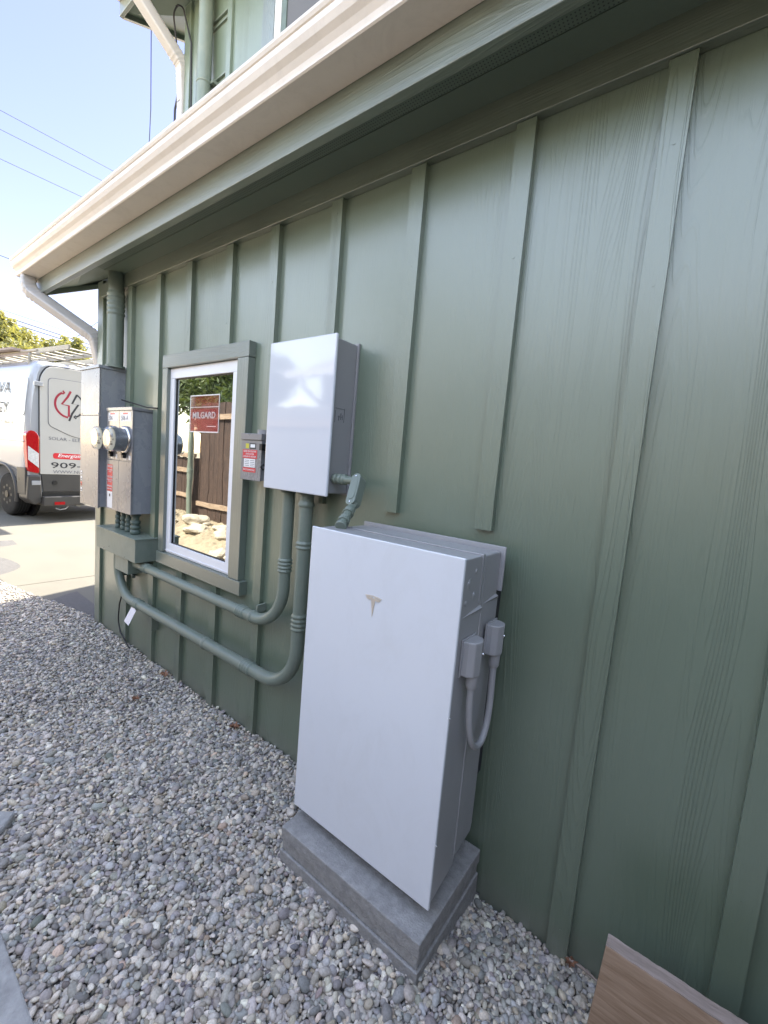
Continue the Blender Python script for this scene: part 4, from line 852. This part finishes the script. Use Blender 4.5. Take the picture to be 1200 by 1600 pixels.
MB().prism([(.30, .25), (.30, .42), (VW - .30, .42), (VW - .30, .25)], lambda s, z, x: vp(x, s, z), .2, 5.0).build('underbody', M['black'], van)
# pressed side panel outline
sp_ = rr_poly([(.06, 2.27), (.06, 1.66), (1.55, 1.66), (1.55, 2.27)], .08)
def side_pt(x, z, d): 
    # body side leans in above the belt
    zz = [(.85, 0), (1.25, 0), (1.55, .012), (1.95, .045), (2.28, .085), (2.44, .115)]
    inn = np.interp(z, [a for a, b in zz], [b for a, b in zz]); return vp(x, inn - d, z)
for k in range(3):
    x0 = .08 + k * 1.58; ol = rr_poly([(x0, 2.27), (x0, 1.68), (x0 + 1.45, 1.68), (x0 + 1.45, 2.27)], .08)
    MB().tube([side_pt(a, b, .002) for a, b in ol] + [side_pt(*ol[0], .002)], .0045, 6).build('panel_crease', M['van_white'], van)
MB().tube([side_pt(x, 1.27, .0) for x in np.linspace(.05, 4.2, 12)], .012, 8).build('side_moulding', M['van_white'], van)
# cab glass and lamps
MB().prism([(3.55, 1.42), (3.6, 2.12), (4.10, 2.12), (4.62, 1.42)], lambda x, z, s: vp(x, s, z), -.004, .10).build('cab_window', M['black'], van)
MB().add([vp(4.30, .16, 2.28), vp(4.30, VW - .16, 2.28), vp(4.93, VW - .06, 1.60), vp(4.93, .06, 1.60), vp(4.25, .16, 2.30), vp(4.25, VW - .16, 2.30), vp(4.86, VW - .06, 1.58), vp(4.86, .06, 1.58)], [(0, 1, 2, 3), (7, 6, 5, 4), (0, 4, 5, 1), (1, 5, 6, 2), (2, 6, 7, 3), (3, 7, 4, 0)]).build('windscreen', M['black'], van)
# lettering
RX, RU = tuple(-LF), (0, 0, 1)
def rtext(s_, s0, z0, h, mat, x=-.0232, **k): return text_obj(s_, vp(x, s0, z0), RX, RU, h, mat, van, depth=.001, **k)
rtext('SOLAR - ELECTRIC', .305, 1.325, .052, M['grey_ink'], width=.72)
rear(rr_poly([(.365, 1.115), (.365, 1.02), (.99, 1.02), (.99, 1.115)], .045), -.0240, -.0222, 'lettering_band', M['red'])
rtext('Energizing', .435, 1.032, .075, M['white'], x=-.0245, shear=.3, bold=.01, width=.42)
rtext('909-', .335, .865, .098, M['ink'], width=.46, bold=.01)
rtext('WWW.NU', .365, .780, .05, M['grey_ink'], width=.44)
LT = lambda s_, x_end, z0, h, w, m_: text_obj(s_, side_pt(x_end, z0, .010), tuple(-FW), tuple((side_pt(x_end, z0 + h, .01) - side_pt(x_end, z0, .01)).normalized()), h, m_, van, align='RIGHT', depth=.001, width=w)
LT('NUEVA', .63, 2.03, .19, 1.10, M['ink']); LT('ENERGY', .63, 1.705, .19, 1.30, M['ink']); LT('SOLAR & STORAGE', .40, 1.53, .055, 1.0, M['ink'])
# round emblem of two arcs and lightning bolts
def flat_path(pts, w, x, mat, nm='emblem'):
    mb = MB(); pts = [Vector((a, b, 0)) for a, b in pts]; L_, R2 = [], []
    for i, p in enumerate(pts):
        d = (pts[min(i + 1, len(pts) - 1)] - pts[max(i - 1, 0)]).normalized(); n_ = Vector((-d.y, d.x, 0)) * w / 2; L_.append(p + n_); R2.append(p - n_)
    n = len(pts); vs = [vp(x, q.x, q.y) for q in L_] + [vp(x, q.x, q.y) for q in R2]; vs += [vp(x - .0015, q.x, q.y) for q in L_] + [vp(x - .0015, q.x, q.y) for q in R2]
    fs = []
    for i in range(n - 1): fs += [(i, i + 1, n + i + 1, n + i), (2 * n + i, 3 * n + i, 3 * n + i + 1, 2 * n + i + 1), (i, 2 * n + i, 2 * n + i + 1, i + 1), (n + i, n + i + 1, 3 * n + i + 1, 3 * n + i)]
    return mb.add(vs, fs).build(nm, mat, van)
cx_, cz_ = .602, 1.93
arc = lambda a0, a1, r, n=18: [(cx_ + r * math.cos(R_(a0 + (a1 - a0) * k / n)), cz_ + r * math.sin(R_(a0 + (a1 - a0) * k / n))) for k in range(n + 1)]
E_X = -.0305
flat_path([(.618, 2.155), (.575, 2.06), (.487, 1.925), (.592, 1.915), (.592, 1.735)], .032, E_X, M['logo_red'])
flat_path(arc(122, 264, .212), .032, E_X - .0004, M['logo_red'])
flat_path([(.500, 2.145), (.525, 2.118), (.492, 2.092)], .028, E_X - .0008, M['logo_red'])
flat_path([(.597, 1.665), (.640, 1.79), (.735, 1.955), (.640, 1.955), (.712, 2.115)], .030, E_X, M['ink'])
flat_path(arc(60, -62, .212), .024, E_X - .0004, M['ink'])
flat_path([(.700, 1.765), (.668, 1.742), (.705, 1.715)], .024, E_X - .0008, M['ink'])
# roof rack and what lies on it
for x in (.25, 1.6, 3.0): MB().tube(fillet([vp(x, .16, 2.50), vp(x, .16, 2.68), vp(x, VW - .16, 2.68), vp(x, VW - .16, 2.50)], .05, 4), .022, 8).build('roof_rack', M['alu'], van)
for s_ in (.17, VW - .17): MB().cyl(vp(.02, s_, 2.705), vp(3.3, s_, 2.705), .018, 8).build('rack_rail', M['alu'], van)
def ladder(x0, s0, z, L_, wd, lab, tilt=0.0, ang=0.0):
    ld = empty('ladder', tuple(vp(x0, s0, z)), lab, 'ladder', 'ladders on the van roof')
    ca, sa = math.cos(ang), math.sin(ang)
    f = lambda x, s, h: vp(x0 + x * ca - s * sa, s0 + x * sa + s * ca, z + h + tilt * x)
    for s_ in (0, wd):
        MB().prism([(0, 0), (L_, 0), (L_, .075), (0, .075)], lambda x, h, q_: f(x, q_, h), s_, s_ + .028).build('side_rail', M['alu'], ld, bevel=.004)
    x = .15
    while x < L_ - .1:
        MB().cyl(f(x, .028, .038), f(x, wd, .038), .016, 8).build('rung', M['alu'], ld); x += .305
    return ld
ladder(-.62, .30, 2.725, 4.0, .42, 'long aluminium ladder on the left side of the van roof rack', .0, .02)
ladder(-.95, 1.02, 2.725, 3.8, .36, 'second aluminium ladder lying on the middle of the van roof rack', .0, .02)
tb = empty('carrier_tube', tuple(vp(.3, 1.68, 2.72)), 'thick white carrier tube with black straps on the right of the van roof', 'tube')
MB().cyl(vp(-.55, 1.62, 2.83), vp(3.0, 1.62, 2.83), .11, 24).build('tube', M['white_vinyl'], tb)
for x in (.05, .5, 1.6): MB().tube([vp(x - .02, 1.62, 2.83), vp(x + .02, 1.62, 2.83)], [.114, .114], 24).build('strap', M['black'], tb)
MB().prism([(.05, 2.72), (.05, 2.755), (.34, 2.755), (.34, 2.72)], lambda s, z, x: vp(x, s, z), .55, 2.6).build('roof_plank', M['lumber_edge'], label='flat weathered plank on the left edge of the van roof rack', cat='plank')

# ------------------------------------------------------------------ trees
def tree(name, loc, h0, crown, leaves, size, mat, label, group=None, seed=1, shoots=0, blobs=14):
    r = np.random.default_rng(seed); t = empty(name, loc, label, 'tree', group); X0, Y0, Z0 = loc
    cx, cy, cz, rx, ry, rz = crown
    pts = [Vector((X0, Y0, Z0 - .15)), Vector((X0 + .05, Y0, Z0 + h0 * .4)), Vector((X0 - .03, Y0 + .05, Z0 + h0 * .8)), Vector((cx, cy, cz))]
    mb = MB().tube(pts, [.16, .13, .10, .05], 10)
    cen = []
    for k in range(blobs):
        d = r.normal(size=3); d /= np.linalg.norm(d); q_ = r.uniform(.35, 1.0); c = np.array([cx + d[0] * rx * q_, cy + d[1] * ry * q_, cz + abs(d[2]) * rz * q_ if k % 3 else cz + d[2] * rz * q_])
        cen.append((c, r.uniform(.22, .42) * (rx + rz) / 2)); mid_ = (Vector(pts[2]) + Vector(c)) / 2 + Vector(r.normal(0, .08, 3))
        mb.tube([pts[2], mid_, Vector(c)], [.05, .03, .012], 6)
    for k in range(shoots):
        a = r.uniform(0, 6.28); q_ = r.uniform(.2, .9); bx, by = cx + rx * q_ * math.cos(a), cy + ry * q_ * math.sin(a); tz = cz + rz * r.uniform(.95, 1.28)
        mb.tube([(bx, by, cz + rz * .3), (bx + r.normal(0, .05), by, tz)], [.02, .006], 5)
        for u in range(4): cen.append((np.array([bx, by, tz - .16 * u]), .10 + .035 * u))
    mb.build('trunk', M['bark'], t)
    w = np.array([c[1] ** 2 for c in cen]); w /= w.sum(); idx = r.choice(len(cen), leaves, p=w)
    cc = np.array([cen[i][0] for i in idx]); rr_ = np.array([cen[i][1] for i in idx])
    d = r.normal(size=(leaves, 3)); d /= np.linalg.norm(d, axis=1)[:, None]; P = cc + d * (rr_ * r.uniform(.35, 1.08, leaves) ** .6)[:, None]
    u = r.normal(size=(leaves, 3)); u /= np.linalg.norm(u, axis=1)[:, None]; v = np.cross(u, r.normal(size=(leaves, 3))); v /= np.linalg.norm(v, axis=1)[:, None]
    s = size * r.uniform(.6, 1.3, leaves)[:, None]
    n_ = np.cross(u, v) * s * .15
    Q = np.stack([P - u * s, P - v * s * .38 + n_, P + u * s, P + v * s * .38 + n_], 1).reshape(-1, 3) - np.array(loc)
    me = bpy.data.meshes.new('crown'); me.from_pydata(Q.tolist(), [], [(4 * i, 4 * i + 1, 4 * i + 2, 4 * i + 3) for i in range(leaves)]); me.materials.append(mat)
    o = bpy.data.objects.new('crown', me); C.objects.link(o); o.parent = t; return t
tree('orange_tree', (15.2, -1.2, .25), 2.0, (15.2, -1.25, 3.15, 1.2, 1.0, 1.25), 14000, .075, M['foliage'], 'yellow green fruit tree behind the van, the one at the left edge', 'trees behind the van', 3, 5)
tree('orange_tree', (15.8, -2.85, .25), 1.9, (15.8, -2.9, 3.35, 1.0, .8, 1.05), 7000, .075, M['foliage'], 'smaller fruit tree with sparse upright shoots behind the van roof', 'trees behind the van', 5, 7)

# ------------------------------------------------------------------ overhead wires
import itertools
Rm = np.array([list(right), list(down), list(fwd)])
def wire(p, q_, X, r, label, ext=0.25, sag=0.0, group='overhead wires in the sky'):
    def on(u, v): 
        d = Rm.T @ np.array([u - 600, v - 800, 664.83]); t = X / d[0]; return Vector((X, 1.46 + d[1] * t, 1.6 + d[2] * t))
    a, b = on(*p), on(*q_); a2 = a + (a - b) * ext * 3; b2 = b + (b - a) * ext * 3
    pts = [a2.lerp(b2, k / 16) - Vector((0, 0, sag * 4 * (k / 16) * (1 - k / 16))) for k in range(17)]
    MB().tube(pts, r, 6).build('overhead_wire', M['wire'], label=label, cat='wire', group=group)
wire((0, 172), (182, 270), 24, .010, 'highest thin wire crossing the open sky at left')
wire((0, 202), (165, 285), 24, .010, 'second wire from the top in the open sky at left')
wire((0, 248), (133, 310), 24, .010, 'third wire down in the open sky at left')
wire((0, 483), (148, 532), 24, .010, 'thin upper wire above the trees left of the downspout')
wire((0, 492), (145, 540), 24, .020, 'thick wire above the trees, upper of the close pair')
wire((0, 499), (143, 545), 24, .018, 'thick wire above the trees, lower of the close pair')
wire((100, 540), (153, 503), 20, .010, 'thin wire slanting up toward the house corner')
wire((0, 399), (16, 405), 20, .012, 'short wire end meeting the gutter tip at left')
def hang(pts, r, label, m_='wire'): MB().tube(fillet(pts, .08, 6) if len(pts) > 2 else pts, r, 8).build('hanging_cable', M[m_], label=label, cat='cable', group='cables hanging beside the upper storey')
hang([(4.55, -.50, 5.35), (4.545, -.51, 4.7), (4.56, -.50, 3.9), (4.57, -.50, 3.35)], .004, 'thin straight grey wire hanging in front of the sky below the upper eave')
hang([(4.30, -.68, 5.1), (4.37, -.68, 4.92), (4.42, -.67, 4.75), (4.44, -.68, 4.55), (4.50, -.67, 4.3), (4.50, -.66, 3.4)], .010, 'twisted grey cable hanging left of the white downspout')
hang([(4.28, -.60, 5.20), (4.26, -.55, 5.42), (4.16, -.58, 5.44), (4.05, -.615, 5.1), (4.04, -.625, 4.6), (4.04, -.625, 3.4)], .007, 'black cable looping under the upper eave and down the corner board')

# ------------------------------------------------------------------ across the side yard (seen reflected in the glass), plus added unseen light blockers
def board_fence(x0, x1, y, z0, h, label, w=.145, gap=.006, group='wooden fences across the side yard', mat='fence_dark'):
    fn_ = empty('board_fence', ((x0 + x1) / 2, y, z0), label, 'fence', group); x = x0; mb = MB()
    while x < x1 - .02:
        d = random.uniform(-.006, .006); mb.box(x, min(x + w, x1), y + d, y + d + .019, z0 + random.uniform(0, .02), z0 + h + random.uniform(-.015, .015)); x += w + gap * random.uniform(.3, 1.8)
    mb.build('board_panel', M[mat], fn_)
    for z in (z0 + .35, z0 + h - .30): MB().box(x0, x1, y - .045, y - .008, z, z + .09).build('rail', M['fence_rail'], fn_)
    x = x0
    while x <= x1: MB().box(x, x + .09, y + .028, y + .118, z0 - .3, z0 + h).build('post', M['fence_dark'], fn_); x += 2.3
    return fn_
board_fence(-5.5, 6.45, 3.0, .20, 2.15, 'tall grey weathered board fence facing the green wall', mat='fence_pale')
board_fence(6.46, 7.85, 3.0, .20, 2.3, 'tall dark brown board fence section seen in the window glass')
lf = board_fence(8.15, 10.6, 3.05, .30, 1.15, 'low dark gate-height fence beyond the tall fence')
MB().box(8.15, 10.6, 3.0, 3.10, 1.46, 1.53).build('cap_rail', M['fence_rail'], lf)
pp_ = empty('fence_post', (8.0, 2.9, .2), 'tall pale green metal post beside the low fence', 'post')
MB().cyl((8.0, 2.9, .1), (8.0, 2.9, 2.6), .05, 20).build('pole', M['pipe'], pp_); coupling(MB(), (8.0, 2.9, 1.2), (0, 0, 1), .05, .08, 3).build('coupling', M['pipe'], pp_)
cf = empty('board_fence', (-1.8, 1.5, 0), 'unseen dark fence added behind the camera to darken the near end', 'fence', 'wooden fences across the side yard')  # out-of-view fence, added to keep light off faces turned this way
mb = MB(); y = 0.03
while y < 2.95: mb.box(-1.82 + random.uniform(-.005, .005), -1.80, y, min(y + .145, 2.96), 0.0, 2.3 + random.uniform(-.02, .02)); y += .15
mb.build('board_panel', M['fence_dark'], cf)
for z in (.4, 2.0): MB().box(-1.88, -1.83, .03, 2.95, z, z + .09).build('rail', M['fence_rail'], cf)
tree('yard_tree', (-4.6, 1.6, 0), 2.0, (-4.6, 1.6, 3.6, 1.7, 2.0, 2.0), 14000, .13, M['foliage2'], 'dense unseen tree added behind the cross fence to block light', 'yard trees', 21, 0, 26)  # out-of-view tree, added to darken the end behind the camera
nh = empty('neighbour_house', (1.0, 8, 0), 'pale neighbouring house across the side yard with white gutter', 'house')
MB().box(-6, 6.6, 5.2, 11, -.1, 3.35).build('wall', M['stucco'], nh)
MB().prism([(4.65, 3.30), (8.1, 4.9), (11.5, 3.3), (11.5, 3.2), (8.1, 4.78), (4.65, 3.2)], lambda y, z, x: (x, y, z), -6.3, 7.0).build('roof', M['tile'], nh)
MB().box(-6.3, 7.0, 4.52, 4.65, 3.18, 3.31).build('gutter', M['white_vinyl'], nh, bevel=.01)
MB().tube(fillet([(6.5, 4.58, 3.2), (6.5, 4.62, 3.0), (6.5, 5.12, 2.75), (6.5, 5.15, .1)], .08, 5), .045, 12).build('downspout', M['white_vinyl'], nh)
for x in (4.2, 1.0, -2.5):
    w_ = MB().box(x, x + 1.1, 5.165, 5.199, 1.5, 2.6).build('window', M['white_vinyl'], nh); MB().box(x + .07, x + 1.03, 5.155, 5.164, 1.57, 2.53).build('pane', M['glass'], w_)
tree('yard_tree', (9.4, 5.2, .2), 1.8, (9.5, 5.2, 3.1, 1.7, 1.5, 1.5), 9000, .10, M['foliage2'], 'leafy green tree behind the low fence, nearer one', 'yard trees', 8, 3)
tree('yard_tree', (12.6, 6.0, .2), 2.0, (12.6, 6.0, 3.4, 2.1, 1.9, 1.9), 9000, .12, M['foliage2'], 'large green tree farther behind the low fence', 'yard trees', 9, 3)
tree('yard_tree', (7.6, 9.5, .2), 2.4, (7.6, 9.5, 5.2, 2.2, 2.0, 1.9), 9000, .12, M['foliage'], 'tall yellow green tree behind the neighbouring house', 'yard trees', 12, 4)
v_, f_ = ico(3)
ords = ['nearest', 'second', 'third', 'fourth', 'fifth', 'sixth', 'seventh', 'eighth', 'ninth', 'tenth', 'eleventh', 'twelfth', 'thirteenth', 'fourteenth', 'fifteenth', 'sixteenth', 'seventeenth', 'farthest']
for k in range(18):
    x = 4.6 + 4.6 * (k + random.uniform(.1, .9)) / 18; y = random.uniform(1.75, 2.7); s = random.uniform(.07, .19)
    a = rng.normal(size=(4, 3)) * 2.6; ph = rng.uniform(0, 6, 4); d = 1 + .13 * sum(np.sin(v_ @ a[i] + ph[i]) for i in range(4))
    P = v_ * d[:, None] * np.array([s * random.uniform(.9, 1.6), s, s * .6]) ; zz = float(dirt_h(np.array(x), np.array(y))) + s * .15
    me = bpy.data.meshes.new('boulder'); me.from_pydata(P.tolist(), [], f_.tolist()); me.materials.append(M['rock']); o = bpy.data.objects.new('boulder', me); C.objects.link(o); o.location = (x, y, zz); o.rotation_euler = (0, 0, random.uniform(0, 6))
    tag(o, '%s sandy rock on the dirt bank, %s one along the yard' % ('large' if s > .13 else 'small', ords[k]), 'rock', 'rocks on the dirt bank')
for o in bpy.data.objects:
    if 'origin' in o.keys(): del o['origin']
